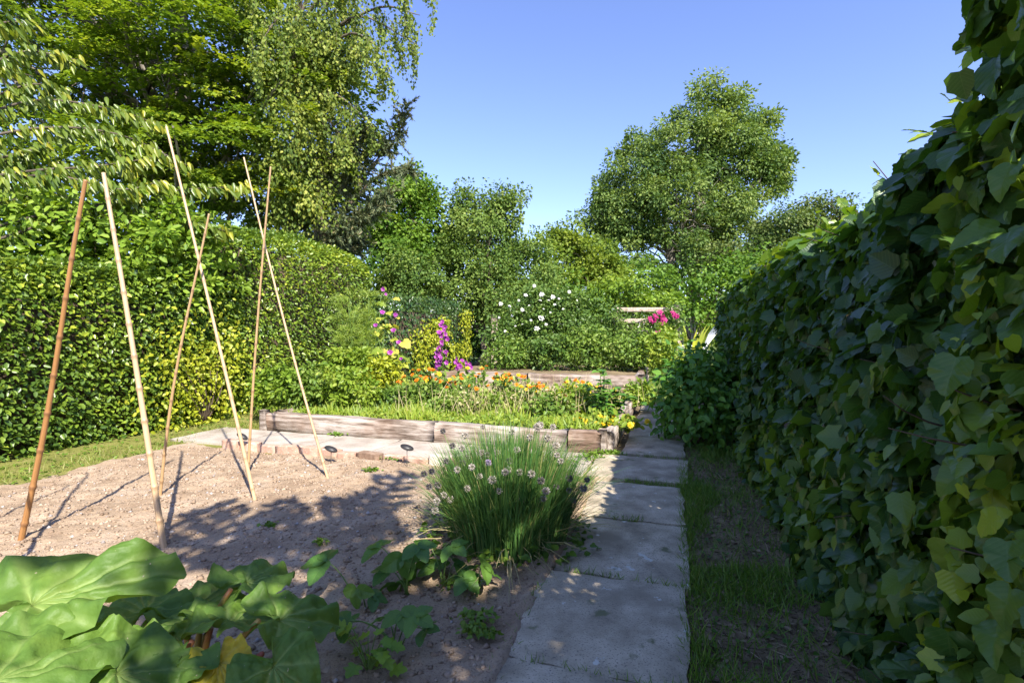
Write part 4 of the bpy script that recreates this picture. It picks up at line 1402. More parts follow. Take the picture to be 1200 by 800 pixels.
# perennials along the taller bed
for i, (px, py, rx, ry, Y, mat, lab) in enumerate((
        (592, 418, 34, 17, 12.6, 'perennial', 'pale green perennial clump at the sleeper end nearest the dark gap'),
        (640, 416, 34, 20, 12.4, 'rose', 'dark leafy perennial clump under the white roses'),
        (690, 410, 34, 26, 12.2, 'perennial', 'feathery light green perennial clump between the roses and the fence'),
        (735, 416, 32, 20, 12.0, 'perennial', 'bushy perennial clump below the open wooden fence'),
        (772, 412, 26, 30, 11.6, 'lowgreen', 'bright yellow-green plant at the corner of the taller raised bed'))):
    s = Y / FPX
    base = W(px, 430, Y)
    base[2] = .42
    shrub('perennial_plant', lab, 'plant', [lobe(px, py, rx, ry, Y, 34, .5), lobe(px + 10, py - 12, rx * .6, ry * .7, Y + .3, 14, .4)], base, mat, OVAL4, .085, 48, .17, 90 + i, nst=9, group='plants in the taller raised bed', zmin=.4, stem='stem', sr=.008)

# arching shrubs behind the fence
shrub('viburnum_shrub', 'bright tiered shrub arching behind the top fence rail', 'shrub', [lobe(735, 345, 48, 22, 17.5, 40, 1.0), lobe(700, 352, 30, 20, 17.5, 20, .8), lobe(770, 352, 28, 18, 17.5, 18, .8)], ground_at(738, 17.5), 'shrub', LEAF2W, .13, 60, .38, 97, nst=10, flat=.35, up=.9, zmin=1.0, sr=.03)
shrub('dark_shrub', 'dense dark evergreen shrub beneath the ash tree', 'shrub', [lobe(830, 350, 50, 40, 24, 40, 1.6), lobe(760, 330, 40, 30, 26, 30, 1.4), lobe(880, 330, 50, 40, 24, 30, 1.6), lobe(650, 350, 50, 35, 24, 36, 1.6)], ground_at(815, 24), 'sycamore', LEAF2W, .19, 60, .6, 98, nst=12, zmin=.2, sr=.04)
shrub('shade_shrub', 'dark shrub mass added to darken the gap behind the gate post', 'shrub', [lobe(575, 395, 46, 34, 22, 60, 1.2), lobe(600, 380, 40, 34, 22.5, 40, 1.2)], ground_at(575, 22), 'vine', LEAF2W, .17, 70, .5, 196, nst=10, zmin=.0, sr=.03)  # shrub added so that the gap reads as deep shade under trees
shrub('light_bush', 'small light green bush behind the white garden chair', 'shrub', [lobe(826, 372, 22, 22, 24, 26, .8), lobe(838, 385, 16, 20, 24, 14, .7)], ground_at(828, 24), 'shrub', OVAL, .11, 50, .24, 99, nst=8, zmin=.05)

# wooden fence with post
fence = thing('rail_fence', 'open wooden fence of weathered horizontal rails with crimson climber', 'fence', ground_at(765, 14.6))
for (pxs, pye) in ((795, 357), (724, 368)):
    p = ground_at(pxs, 14.6)
    me = mesh_np('post', *beam(W(0, pye, 14.6)[2] + .06, .17, .15, 260 + pxs, 8, .004, .012))
    me.materials.append(M['fencewood'])
    place('post', me, fence, p + ZD * ((W(0, pye, 14.6)[2] + .06) / 2), (ZD, np.array([0, 1.0, 0]), np.array([-1.0, 0, 0])))
for py in (363, 376, 389, 402):
    c = W(760, py, 14.55)
    me = mesh_np('rail', *beam(1.8, .045, .125, 270 + py, 10, .004, .01))
    me.materials.append(M['fencewood'])
    place('rail', me, fence, c - ZD * .06, (np.array([1.0, 0, 0]), np.array([0, 1.0, 0]), ZD))
clem = shrub('clematis', 'crimson-purple flowering climber on the rail fence', 'climber', [lobe(775, 385, 20, 22, 14.3, 24, .25), lobe(790, 372, 12, 14, 14.3, 10, .2), lobe(748, 397, 26, 10, 14.2, 12, .25), lobe(716, 378, 16, 20, 14.2, 18, .3)], W(775, 428, 14.2), 'rose', OVAL4, .085, 40, .17, 101, nst=8, zmin=.05)
rng = np.random.default_rng(81)
for (px, py, s) in ((762, 374, 1), (768, 371, 1.1), (773, 366, 1), (776, 372, 1.1), (779, 375, .9), (766, 376, 1), (790, 369, 1), (793, 371, .9), (771, 389, .9), (775, 378, .9), (788, 366, .8)):
    place('flower', CLEM[rng.integers(0, 2)], clem, W(px, py, 13.9), face((0, -.9, .3), rng), .10 * s)

# yellow-striped phormium
rng = np.random.default_rng(82)
pb = ground_at(808, 14.8)
ph = thing('phormium', 'spiky clump of pale yellow sword leaves beside the fence post', 'plant', pb)
SWORD = tpl([(-.028, 0, 0), (.028, 0, 0), (.035, .45, .0), (-.035, .45, .0), (.018, .8, -.06), (-.018, .8, -.06), (0, 1, -.16)], [(0, 1, 2), (0, 2, 3), (3, 2, 4), (3, 4, 5), (5, 4, 6)])
for k in range(17):
    a = rng.uniform(0, 6.28)
    d = nrm(np.array([math.cos(a) * .45, math.sin(a) * .45, 1.0]))
    me = mesh_np('leaf', SWORD[0], SWORD[1], np.full(7, rng.random()), SWORD[0].copy())
    me.materials.append(M['mallow'] if k % 3 else M['golden'])
    x, y, z = frames(d[None], np.array([[math.cos(a) * -1, math.sin(a) * -1, .5]]))
    place('leaf', me, ph, pb + np.array([math.cos(a), math.sin(a), 0]) * .06, (x[0], y[0], z[0]), float(rng.uniform(1.4, 2.1)))

# white garden chair beyond the hedge end
cb_ = ground_at(815, 18.5)
chair = thing('garden_chair', 'white reclining slatted garden chair on the lawn beyond the hedge', 'chair', cb_)
X1, Y1 = np.array([1.0, 0, 0]), np.array([0, 1.0, 0])


def plank(name, parent, c, ax, up, ln, w, h, mat='white'):
    me = mesh_np(name, *beam(ln, w, h, 3, 4, .001, .006))
    me.materials.append(M[mat])
    ax, up = nrm(ax), nrm(up)
    return place(name, me, parent, c - up * h / 2, (ax, np.cross(up, ax), up))


rec = nrm(np.array([.62, 0, .78]))
for k in range(6):
    plank('back_slat', chair, cb_ + np.array([.42, -.30 + .12 * k, 1.08]), rec, np.array([-.78, 0, .62]), 1.25, .105, .03)
for k in range(6):
    plank('seat_slat', chair, cb_ + np.array([-.28 + .1 * k, 0, .62 - .02 * k]), Y1, ZD, .72, .085, .03)
for sy in (-.36, .36):
    for sx in (-.30, .28):
        plank('leg', chair, cb_ + np.array([sx, sy, .42]), ZD, X1, .86, .07, .05)
    plank('armrest', chair, cb_ + np.array([-.02, sy, .88]), X1, ZD, .78, .11, .03)

# stump-like post in the dark gap
gp = ground_at(583, 17.5)
me = mesh_np('gate_post', *beam(1.98, .22, .22, 290, 8, .006, .02))
me.materials.append(M['fencewood'])
tag(place('gate_post', me, None, gp + ZD * .96, (ZD, Y1, -X1)), 'square wooden gate post in the dark gap beside the rose bush', 'post')

# ------------------------------------------------------------------ flower bed in front
def bedp(px, Y, z=.17):
    p = W(px, HOR, Y)
    p[2] = z
    return p


# low bright ground cover at the front of the bed
rng = np.random.default_rng(110)
g = Geo()
n = 9000
U_, V_ = rng.uniform(-5.05, -.85, n), 5.80 + rng.random(n) ** 1.4 * 3.1
P = LA(np.column_stack([U_, V_, .16 + fbm(U_ * 2, V_ * 2, 15) * .06]))
scatter(g, BLADE, P, nrm(np.array([0, 0, 1.0]) + rng.normal(0, .38, (n, 3))), nrm(np.array([0, -1.0, .4]) + rng.normal(0, .4, (n, 3))), rng.uniform(.05, .20, n) * (1 + 2.2 * fbm(U_ * 2.5, V_ * 2.5, 19)), np.clip(.45 + 1.1 * fbm(U_ * 2, V_ * 2, 23) + rng.normal(0, .25, n), 0, 1), 1.7)
n = 5000
U_, V_ = rng.uniform(-5.0, -.85, n), 5.80 + rng.random(n) ** 1.3 * 3.1
P = LA(np.column_stack([U_, V_, .19 + rng.random(n) * .09]))
scatter(g, OVAL, P, nrm(rng.normal(0, 1, (n, 3)) * np.array([1, 1, .5])), nrm(np.array([0, -.2, 1]) + rng.normal(0, .4, (n, 3))), rng.uniform(.03, .07, n), rng.random(n))
tag(put('ground_cover', g, M['lowgreen'], kind='stuff'), 'bright yellow-green seedlings covering the front of the flower bed', 'ground cover')

green_spec = [
    (325, 448, 34, 30, 7.5, 'shrub', 'leafy green bush at the outer corner of the sleeper bed'),
    (370, 452, 30, 26, 7.6, 'perennial', 'wispy yellow-green bush beside the leafy corner bush'),
    (412, 455, 34, 30, 7.4, 'lowgreen', 'rounded bright green bush leaning over the long sleeper'),
    (408, 428, 26, 22, 8.2, 'lowgreen', 'yellow-green bush at the foot of the fennel'),
    (470, 466, 34, 15, 7.8, 'perennial', 'pale feathery plant in front of the orange marigolds'),
    (445, 435, 24, 22, 8.3, 'golden', 'golden-leaved plant beneath the mallow flowers'),
    (530, 474, 36, 11, 7.3, 'perennial', 'sprawling grey-green plant before the dense orange row'),
    (585, 474, 34, 12, 7.2, 'fennel', 'feathery yellow-green plant in the middle of the sleeper bed'),
    (640, 478, 32, 13, 6.9, 'perennial', 'pale straggly plant among the dry seed stalks'),
    (672, 470, 22, 14, 7.2, 'lowgreen', 'light green plant next to the dark-leaved upright plant'),
    (745, 462, 16, 14, 8.4, 'lowgreen', 'bright green tuft at the far corner of the side sleeper')]
for i, (px, py, rx, ry, Y, mat, lab) in enumerate(green_spec):
    b = bedp(px, Y)
    shrub('border_plant', lab, 'plant', [lobe(px, py, rx, ry, Y, 26, .3), lobe(px, py + 12, rx * .9, ry * .8, Y, 16, .3)], b, mat, OVAL4, .07, 46, .13, 120 + i, nst=9, group='green plants in the sleeper bed', stem='stem', sr=.006, zmin=.17)

# calendula marigolds
rng = np.random.default_rng(130)
mar = []
for i in range(13):
    mar.append((488 + i * 8.5 + rng.normal(0, 6), 8.3 + rng.uniform(-.9, .4), 447 + rng.normal(0, 11), 'o', .75))
for i in range(13):
    mar.append((590 + i * 8 + rng.normal(0, 4), 7.9 + rng.uniform(-.7, .6), 456 + rng.normal(0, 15), 'm', .8))
for i in range(4):
    mar.append((672 + i * 9 + rng.normal(0, 3), 7.4 + rng.uniform(-.3, .4), 458 + rng.normal(0, 5), 'y', .8))
mar += [(702, 6.25, 492, 'y', .9), (718, 6.15, 494, 'y', .9), (730, 6.3, 490, 'y', .9), (690, 6.3, 497, 'y', .6)]
for i, (px, Y, py, kd, dens) in enumerate(mar):
    b = bedp(px, Y)
    h = W(px, py, Y)[2] - .17
    if h < .08:
        h = .14
    Y += rng.normal(0, .25) * (kd != 'y')
    lab = {'o': 'orange marigold plant in the dense row along the back of the sleeper bed', 'm': 'orange and yellow marigold plant thinly scattered in mid bed', 'y': 'yellow marigold plant at the path end of the sleeper bed'}[kd]
    o = thing('marigold', lab, 'flower', b, 'marigolds in the sleeper bed')
    g, gf = Geo(), Geo()
    nst = 9
    tips = []
    for k in range(nst):
        e = b + np.array([rng.normal(0, .13), rng.normal(0, .13), h * rng.uniform(.72, 1.05)])
        g.add(*tube(curve(b + rng.normal(0, .03, 3) * np.array([1, 1, 0]) - ZD * .02, e, rng.normal(0, .02, 3), 5), np.linspace(.004, .002, 5), 4))
        tips.append(e)
    put('stem', g, M['stem'], o)
    n = 150
    tt = rng.integers(0, nst, n)
    Q = b + (np.array(tips)[tt] - b) * rng.uniform(.1, .95, (n, 1)) + rng.normal(0, .035, (n, 3))
    Q[:, 2] = np.maximum(Q[:, 2], .18)
    scatter(gf, OVAL, Q, nrm(rng.normal(0, 1, (n, 3)) + np.array([0, 0, .3])), nrm(np.array([0, -.5, .8]) + rng.normal(0, .5, (n, 3))), rng.uniform(.05, .10, n), rng.random(n) * .9)
    put('foliage', gf, M['perennial'] if kd != 'y' else M['lowgreen'], o, 'stuff')
    for e in tips:
        if rng.random() < dens:
            c = MARI_O if (kd == 'o' and rng.random() < .85) or (kd == 'm' and rng.random() < .55) else MARI_Y
            place('flower', c[rng.integers(0, len(c))], o, e, face((.05, -.55, .8), rng, .3), float(rng.uniform(.029, .046)))

# mallow with magenta flowers
rng = np.random.default_rng(140)
mb = bedp(458, 8.6)
mallow = thing('tree_mallow', 'tall yellow-leaved mallow dotted with magenta flowers', 'flower', mb)
g = Geo()
mst = []
for (px, py) in ((448, 338), (462, 350), (452, 372), (466, 372), (440, 390), (472, 400), (455, 410)):
    P = curve(mb + rng.normal(0, .05, 3) * np.array([1, 1, 0]), W(px, py, 8.6 + rng.normal(0, .1)), (rng.normal(0, .06), 0, .05), 8)
    g.add(*tube(P, np.linspace(.012, .004, 8), 5))
    mst.append(P)
put('stem', g, M['stem'], mallow)
mal_leaf = []
for q in range(3):
    Vt, Tt = ring_leaf(LOBE_OUT, 450 + q, cup=.12, droop=.3, wave=.04, teeth=1)
    me = mesh_np('leaf', Vt, Tt, np.full(len(Vt), q / 2), Vt.copy(), True)
    me.materials.append(M['mallow'])
    mal_leaf.append(me)
for P in mst:
    for k in range(17):
        q = P[rng.integers(1, 8)]
        d = nrm(rng.normal(0, 1, 3) * np.array([1, 1, .3]) + np.array([0, -.2, -.25]))
        x, y, z = frames(d[None], nrm(np.array([0, -.5, .8]) + rng.normal(0, .25, 3))[None])
        place('leaf', mal_leaf[rng.integers(0, 3)], mallow, q, (x[0], y[0], z[0]), float(rng.uniform(.10, .21) * (.6 + .4 * (q[2] < 1.2))))
for (px, py, s) in ((449, 339, 1), (448, 366, 1.1), (463, 369, 1.1), (440, 381, .9), (461, 387, 1.1), (467, 401, 1), (457, 413, 1.2), (452, 345, .7), (470, 420, .7)):
    place('flower', MALL[rng.integers(0, 2)], mallow, W(px, py, 8.30), face((.1, -.9, .25), rng), .042 * s)

# feathery fennel
rng = np.random.default_rng(141)
fb = bedp(420, 8.9)
fen = thing('fennel_plant', 'tall feathery light green fennel next to the magenta mallow', 'plant', fb)
g, gf = Geo(), Geo()
for k in range(16):
    e = W(rng.uniform(394, 446), rng.uniform(338, 400), 8.9 + rng.normal(0, .15))
    P = curve(fb + rng.normal(0, .06, 3) * np.array([1, 1, 0]), e, (rng.normal(0, .05), 0, .05), 8)
    g.add(*tube(P, np.linspace(.010, .003, 8), 4))
    for m in range(14):
        q = P[rng.integers(2, 8)]
        br = q + nrm(rng.normal(0, 1, 3) * np.array([1, .8, .4]) + np.array([0, 0, .4])) * rng.uniform(.12, .30)
        nn_ = 34
        Q = q + (br - q) * rng.random((nn_, 1)) ** .6 + rng.normal(0, .02, (nn_, 3))
        scatter(gf, NEEDLE, Q, nrm((br - q) + rng.normal(0, .25, (nn_, 3)) * .4), nrm(np.array([0, -1.0, .3]) + rng.normal(0, .4, (nn_, 3))), rng.uniform(.05, .11, nn_), rng.random(nn_), .9)
put('stem', g, M['stem'], fen)
put('foliage', gf, M['fennel'], fen, 'stuff')

# purple bract spikes
rng = np.random.default_rng(142)
for (px, y0, y1, Y, lab, nf) in ((519, 376, 430, 9.0, 'tall spike of purple flowers in front of the ivy hedge', 26), (537, 418, 432, 9.1, 'short purple flower spike beside the tall purple spike', 8), (550, 424, 434, 9.15, 'short purple flower spike near the far end of the ivy hedge', 7), (513, 412, 432, 9.0, 'half-height purple flower spike leaning on the tall one', 8)):
    b = bedp(px, Y)
    o = thing('purple_flower', lab, 'flower', b)
    P = curve(b, W(px, y0, Y), (rng.normal(0, .02), 0, 0), 8)
    put('stem', Geo().add(*tube(P, np.linspace(.009, .004, 8), 5)), M['stem'], o)
    for k in range(nf):
        py = y0 + (y1 - y0) * (k + .5) / nf
        place('flower', MALL[rng.integers(0, 2)], o, W(px, py, Y) + np.array([rng.normal(0, .028), -.03 + rng.normal(0, .03), 0]), face((rng.normal(0, .5), -.8, .2), rng), float(rng.uniform(.034, .055)))
    g = Geo()
    n = 40
    Q = b + (P[-1] - b) * rng.uniform(.02, .6, (n, 1)) + rng.normal(0, .03, (n, 3))
    scatter(g, OVAL, Q, nrm(rng.normal(0, 1, (n, 3)) + np.array([0, 0, -.2])), nrm(np.array([0, -.5, .8]) + rng.normal(0, .4, (n, 3))), rng.uniform(.06, .12, n), rng.random(n))
    put('foliage', g, M['perennial'], o, 'stuff')

# leafy lily at the path end of the bed
rng = np.random.default_rng(143)
for (px, py, Y, lab) in ((706, 432, 6.7, 'upright leafy plant with broad dark leaves above the yellow marigolds'), (722, 452, 6.9, 'smaller leafy plant behind the corner of the sleeper bed')):
    b = bedp(px, Y)
    lily = thing('leafy_plant', lab, 'plant', b)
    g = Geo()
    lm = []
    for q in range(3):
        Vt, Tt = ring_leaf(OVATE_OUT, 470 + q, cup=.2, droop=.35, wave=.02)
        me = mesh_np('leaf', Vt, Tt, np.full(len(Vt), .3 + .3 * q), Vt.copy(), True)
        me.materials.append(M['bush'])
        lm.append(me)
    for k in range(6):
        e = W(px + rng.normal(0, 9), py + rng.uniform(0, 25), Y + rng.normal(0, .1))
        P = curve(b + rng.normal(0, .05, 3) * np.array([1, 1, 0]), e, (0, 0, 0), 8)
        g.add(*tube(P, np.linspace(.008, .004, 8), 5))
        for m in range(12):
            q = P[0] + (P[-1] - P[0]) * rng.uniform(.15, 1)
            a = rng.uniform(0, 6.28)
            d = nrm(np.array([math.cos(a), math.sin(a), .35]))
            x, y, z = frames(d[None], np.array([[-.3 * math.cos(a), -.3 * math.sin(a) - .1, 1.0]]))
            place('leaf', lm[rng.integers(0, 3)], lily, q, (x[0], y[0], z[0]), float(rng.uniform(.10, .18)))
    put('stem', g, M['stem'], lily)

# seeded pale stalks among the flowers
rng = np.random.default_rng(144)
g = Geo()
n = 700
PX, YY = rng.normal(610, 55, n), rng.uniform(6.7, 8.6, n)
P = np.column_stack([(PX - 600) / 600 * YY, YY, np.full(n, .16) + rng.random(n) * .12])
scatter(g, BLADE, P, nrm(np.array([0, 0, 1]) + rng.normal(0, .3, (n, 3))), nrm(np.array([0, -1, .2]) + rng.normal(0, .4, (n, 3))), rng.uniform(.2, .46, n), rng.random(n), .4)
n = 1100
PX, YY = rng.normal(610, 55, n), rng.uniform(6.7, 8.6, n)
P = np.column_stack([(PX - 600) / 600 * YY, YY, rng.uniform(.25, .55, n)])
scatter(g, OVAL, P, nrm(rng.normal(0, 1, (n, 3))), nrm(np.array([0, -.6, .6]) + rng.normal(0, .5, (n, 3))), rng.uniform(.02, .045, n), rng.random(n))
tag(put('seed_stalks', g, M['straw'], kind='stuff'), 'pale dry seed stalks standing among the marigolds', 'stalks')

# ------------------------------------------------------------------ bush beside the path
rng = np.random.default_rng(150)
bc = L(.30, 6.55, 0)
bush = thing('hydrangea_bush', 'rounded dark green bush where the slab path narrows at the hedge', 'bush', bc)
C, D = clumps(rng, [(bc + ZD * .62, (.47, .62, .52), 80), (bc + ZD * .86 + UD * .02, (.34, .45, .26), 26), (bc + ZD * .3, (.50, .6, .32), 34)], .55)
g = Geo()
for i in rng.choice(len(C), 26, replace=False):
    g.add(*tube(curve(bc + rng.normal(0, .08, 3) * np.array([1, 1, 0]) - ZD * .03, C[i], ZD * .05, 6), np.linspace(.009, .003, 6), 5))
put('stem', g, M['twig'], bush)
n = len(C) * 20
idx = np.repeat(np.arange(len(C)), 20)
P = C[idx] + rng.normal(0, .085, (n, 3))
keep = P[:, 2] > .03
P, idx = P[keep], idx[keep]
n = len(P)
nn = nrm(D[idx] * .6 + ZD * .6 + rng.normal(0, .35, (n, 3)))
dd = nrm(D[idx] * .5 - ZD * .4 + rng.normal(0, .5, (n, 3)))
sz = .085 * rng.uniform(.65, 1.3, n)
cr = rng.random(n)
score = ((P - bc) @ nrm(np.array([-.4, -1, .25]))) + sz
top = np.argsort(-score)[:260]
rest = np.ones(n, bool)
rest[top] = False
gl = Geo()
scatter(gl, OVATE, P[rest], dd[rest], nn[rest], sz[rest], cr[rest])
put('foliage', gl, M['bush'], bush, 'stuff')
bm = []
for q in range(5):
    Vt, Tt = ring_leaf(OVATE_OUT, 480 + q, cup=.15, droop=.2, wave=.015, teeth=1)
    me = mesh_np('leaf', Vt, Tt, np.full(len(Vt), q / 4), Vt.copy(), True)
    me.materials.append(M['bush'])
    bm.append(me)
x, y, z = frames(dd, nn)
for i in top:
    place('leaf', bm[int(cr[i] * 4.99)], bush, P[i], (x[i], y[i], z[i]), float(sz[i]))

# ------------------------------------------------------------------ bamboo canes
def cane(label, base, top, r, mat, seed):
    rg = np.random.default_rng(seed)
    base, top = np.asarray(base, float), np.asarray(top, float)
    n = 220
    t = np.linspace(-.05, 1, n)
    ax = top - base
    side = nrm(np.cross(ax, ZD + rg.normal(0, .3, 3)))
    P = base + ax * t[:, None] + side * (np.sin(t * math.pi * rg.uniform(.9, 1.6)) * rg.uniform(-.035, .035))[:, None]
    ln = np.linalg.norm(ax)
    nodes = np.arange(rg.uniform(.05, .2), ln, rg.uniform(.2, .26))
    dist = np.min(np.abs((t * ln)[:, None] - nodes[None]), axis=1)
    near = np.exp(-(dist / .010) ** 2)
    # put stations on the nodes
    kink = np.zeros((n, 3))
    R = r * (1.08 - .42 * np.clip(t, 0, 1)) * (1 + .34 * near)
    V, T = tube(P, R, 9)
    g = Geo()
    rn = np.concatenate([np.repeat(near * .8, 9), [0, 0]])
    luv = np.column_stack([np.concatenate([np.repeat(t * ln * 1.2, 9), [0, 0]]), np.concatenate([np.tile(np.arange(9) * .7, n), [0, 0]]), np.full(len(V), seed * 1.7)])
    g.add(V, T, np.clip(rn, 0, 1), luv)
    o = put('bamboo_cane', g, M[mat], None, None, True, at=base)
    tag(o, label, 'cane', 'bamboo canes set in the soil')


cane('thick reddish-brown bamboo cane leaning in the soil bed', L(-4.03, 2.20, 0), L(-3.41, 2.2, 2.27), .0165, 'cane_brown', 1)
cane('thick pale bamboo cane leaning towards the top of the reddish-brown one', L(-3.05, 2.40, 0), L(-3.58, 2.4, 2.39), .0175, 'cane_pale', 2)
cane('short thin tan bamboo cane crossed by the longest pale cane', L(-4.04, 3.15, 0), L(-3.555, 3.15, 2.29), .0115, 'cane_tan', 3)
cane('longest pale bamboo cane, crossing the short thin tan one', L(-3.16, 3.25, 0), L(-4.10, 3.25, 3.08), .0135, 'cane_pale', 4)
cane('thin brownish bamboo cane standing almost upright near the brick edging', L(-3.85, 3.87, 0), L(-3.59, 3.87, 2.88), .0115, 'cane_tan', 5)
cane('thin pale bamboo cane crossing the upright brownish one near the slate labels', L(-3.04, 3.98, 0), L(-4.02, 3.98, 3.04), .0110, 'cane_pale', 6)
cane('tan bamboo cane of the pair standing farthest from the brick edging', L(-4.03, 1.25, 0), L(-3.45, 1.25, 2.3), .0145, 'cane_tan', 7)
cane('pale bamboo cane of the pair standing farthest from the brick edging', L(-3.05, 1.45, 0), L(-3.60, 1.45, 2.4), .0145, 'cane_pale', 8)

# slate plant labels
for (px, py, Y, lab, a) in ((388, 526, 5.15, 'black oval slate plant label near the thin pale cane', .35), (477, 524, 5.02, 'black oval slate plant label beside the chives', .3), (284, 511, 5.75, 'black slate plant label by the outer end of the brick edging', .5)):
    c = W(px, py, Y)
    b = c.copy()
    b[2] = .01
    o = thing('plant_label', lab, 'label', b)
    put('stake', Geo().add(*tube(np.array([b - ZD * .05, c - ZD * .005]), np.array([.004, .004]), 6)), M['wire'], o)
    th = np.linspace(0, 2 * math.pi, 20, endpoint=False)
    zx = nrm(np.array([math.cos(a), 0, -math.sin(a)]))
    nx = nrm(np.array([.2, -.75, .65]))
    zy = np.cross(nx, zx)
    rim = c + (np.cos(th) * .068)[:, None] * zx + (np.sin(th) * .030)[:, None] * zy
    g = Geo()
    A, B = rim + nx * .004, rim - nx * .004
    k = np.arange(20)
    kk = (k + 1) % 20
    g.add(np.concatenate([A, B, [c + nx * .004], [c - nx * .004]]), np.concatenate([np.stack([np.full(20, 40), k, kk], 1), np.stack([np.full(20, 41), kk + 20, k + 20], 1), np.stack([k, k + 20, kk + 20], 1), np.stack([k, kk + 20, kk], 1)]))
    put('plate', g, M['label'], o)

# ------------------------------------------------------------------ chives
rng = np.random.default_rng(160)
cc = np.array([-.02, 3.28, .01])
chive = thing('chive_clump', 'big clump of chives with dried pale flower heads beside the path', 'plant', cc)
n = 5200
a = rng.uniform(0, 6.28, n)
rad = np.sqrt(rng.random(n))
b = cc + np.column_stack([np.cos(a) * rad * .36, np.sin(a) * rad * .34, np.zeros(n)])
lean = rad * .34 + np.abs(rng.normal(0, .12, n))
lean = np.where(rng.random(n) < .14, lean + rng.uniform(.2, .9, n), lean)
h = rng.uniform(.45, .84, n) * (1.05 - .28 * rad)
dirh = np.column_stack([np.cos(a + rng.normal(0, .5, n)), np.sin(a + rng.normal(0, .5, n)), np.zeros(n)])
st = np.linspace(0, 1, 5)
Vs, Ts = [], []
side = nrm(np.cross(dirh, ZD) + rng.normal(0, .4, (n, 3)) * np.array([1, 1, 0]))
for t in st:
    p = b + dirh * (lean * h * (t ** 1.6) * .75)[:, None] + ZD * (h * (t - .28 * lean * t ** 3))[:, None]
    wd = (.0032 * (1 - t) ** .5 + .0004)
    Vs.append(p - side * wd)
    Vs.append(p + side * wd)
V = np.stack(Vs, 1).reshape(-1, 3)
o_ = (np.arange(n) * 10)[:, None, None]
tri = []
for k in range(4):
    tri += [(2 * k, 2 * k + 1, 2 * k + 3), (2 * k, 2 * k + 3, 2 * k + 2)]
T = (np.array(tri)[None] + o_).reshape(-1, 3)
cv = np.clip(rng.normal(.4, .2, n) + (rng.random(n) < .07) * .5, 0, 1)
put('blades', Geo().add(V, T, np.repeat(cv, 10)), M['chive'], chive, 'stuff')
heads = [(530, 522, 'g'), (545, 510, 'w'), (565, 530, 'w'), (497, 555, 'g'), (503, 570, 'g'), (513, 568, 'g'), (512, 587, 'w'), (528, 585, 'w'), (510, 598, 'w'), (520, 580, 'w'), (572, 542, 'p'), (571, 533, 'w'), (597, 540, 'g'), (592, 553, 'w'), (596, 550, 'w'), (609, 553, 'w'), (623, 555, 'w'), (553, 547, 'w'), (542, 542, 'g'), (637, 584, 'w'), (634, 563, 'g'), (652, 570, 'g'), (667, 560, 'g'), (667, 574, 'g'), (653, 533, 'w'), (657, 540, 'w'), (630, 500, 'w'), (621, 512, 'w'), (633, 498, 'w'), (642, 513, 'w'), (648, 500, 'w'), (566, 500, 'w'), (519, 505, 'g'), (583, 530, 'w'), (606, 527, 'w'), (541, 525, 'w'), (547, 536, 'w'), (562, 558, 'w'), (577, 562, 'w'), (684, 572, 'g'), (672, 586, 'g'), (688, 562, 'g'), (628, 612, 'g'), (640, 575, 'w'), (652, 522, 'w'), (600, 506, 'w'), (523, 540, 'g'), (506, 552, 'g'), (536, 550, 'w'), (548, 572, 'w'), (585, 575, 'w'), (612, 585, 'w')]
for (px, py, k) in heads:
    Y = 3.15 + rng.uniform(-.25, .35) * (1 if abs(px - 595) < 60 else .4)
    if py > 545:
        Y = 2.95 + rng.uniform(-.1, .1)
    e = W(px, py, Y)
    s = cc + np.array([(e[0] - cc[0]) * .45, (e[1] - cc[1]) * .5, 0])
    stalk = put('stalk', Geo().add(*tube(curve(s, e, (0, 0, .05), 6), np.linspace(.0026, .0018, 6), 4)), M['stem'] if rng.random() < .7 else M['straw'], chive)
    me = CH_P if k == 'p' else CH_G if k == 'g' else CH_W[rng.integers(0, 2)]
    place('flower_head', me, stalk, e, None, float(rng.uniform(.019, .026)))
g = Geo()
n = 140
a = rng.uniform(0, 6.28, n)
P = cc + np.column_stack([np.cos(a) * rng.uniform(.1, .5, n), np.sin(a) * rng.uniform(.1, .5, n), rng.uniform(.03, .16, n)])
scatter(g, BLADE, P, nrm(np.column_stack([np.cos(a), np.sin(a), rng.uniform(-.1, .5, n)])), nrm(np.array([0, 0, 1.0]) + rng.normal(0, .3, (n, 3))), rng.uniform(.15, .4, n), rng.random(n), .35)
put('dry_stalks', g, M['straw'], chive, 'stuff')
g = Geo()
n = 420
a = rng.uniform(0, 6.28, n)
rr = rng.uniform(.2, .58, n)
P = cc + np.column_stack([np.cos(a) * rr, np.sin(a) * rr * .8, rng.uniform(.02, .10, n)])
scatter(g, OVATE, P, nrm(rng.normal(0, 1, (n, 3)) * np.array([1, 1, .3])), nrm(ZD + rng.normal(0, .35, (n, 3))), rng.uniform(.03, .065, n), rng.random(n))
tag(put('weed_patch', g, M['moss'], kind='stuff'), 'low round-leaved weeds around the foot of the chives', 'weeds')

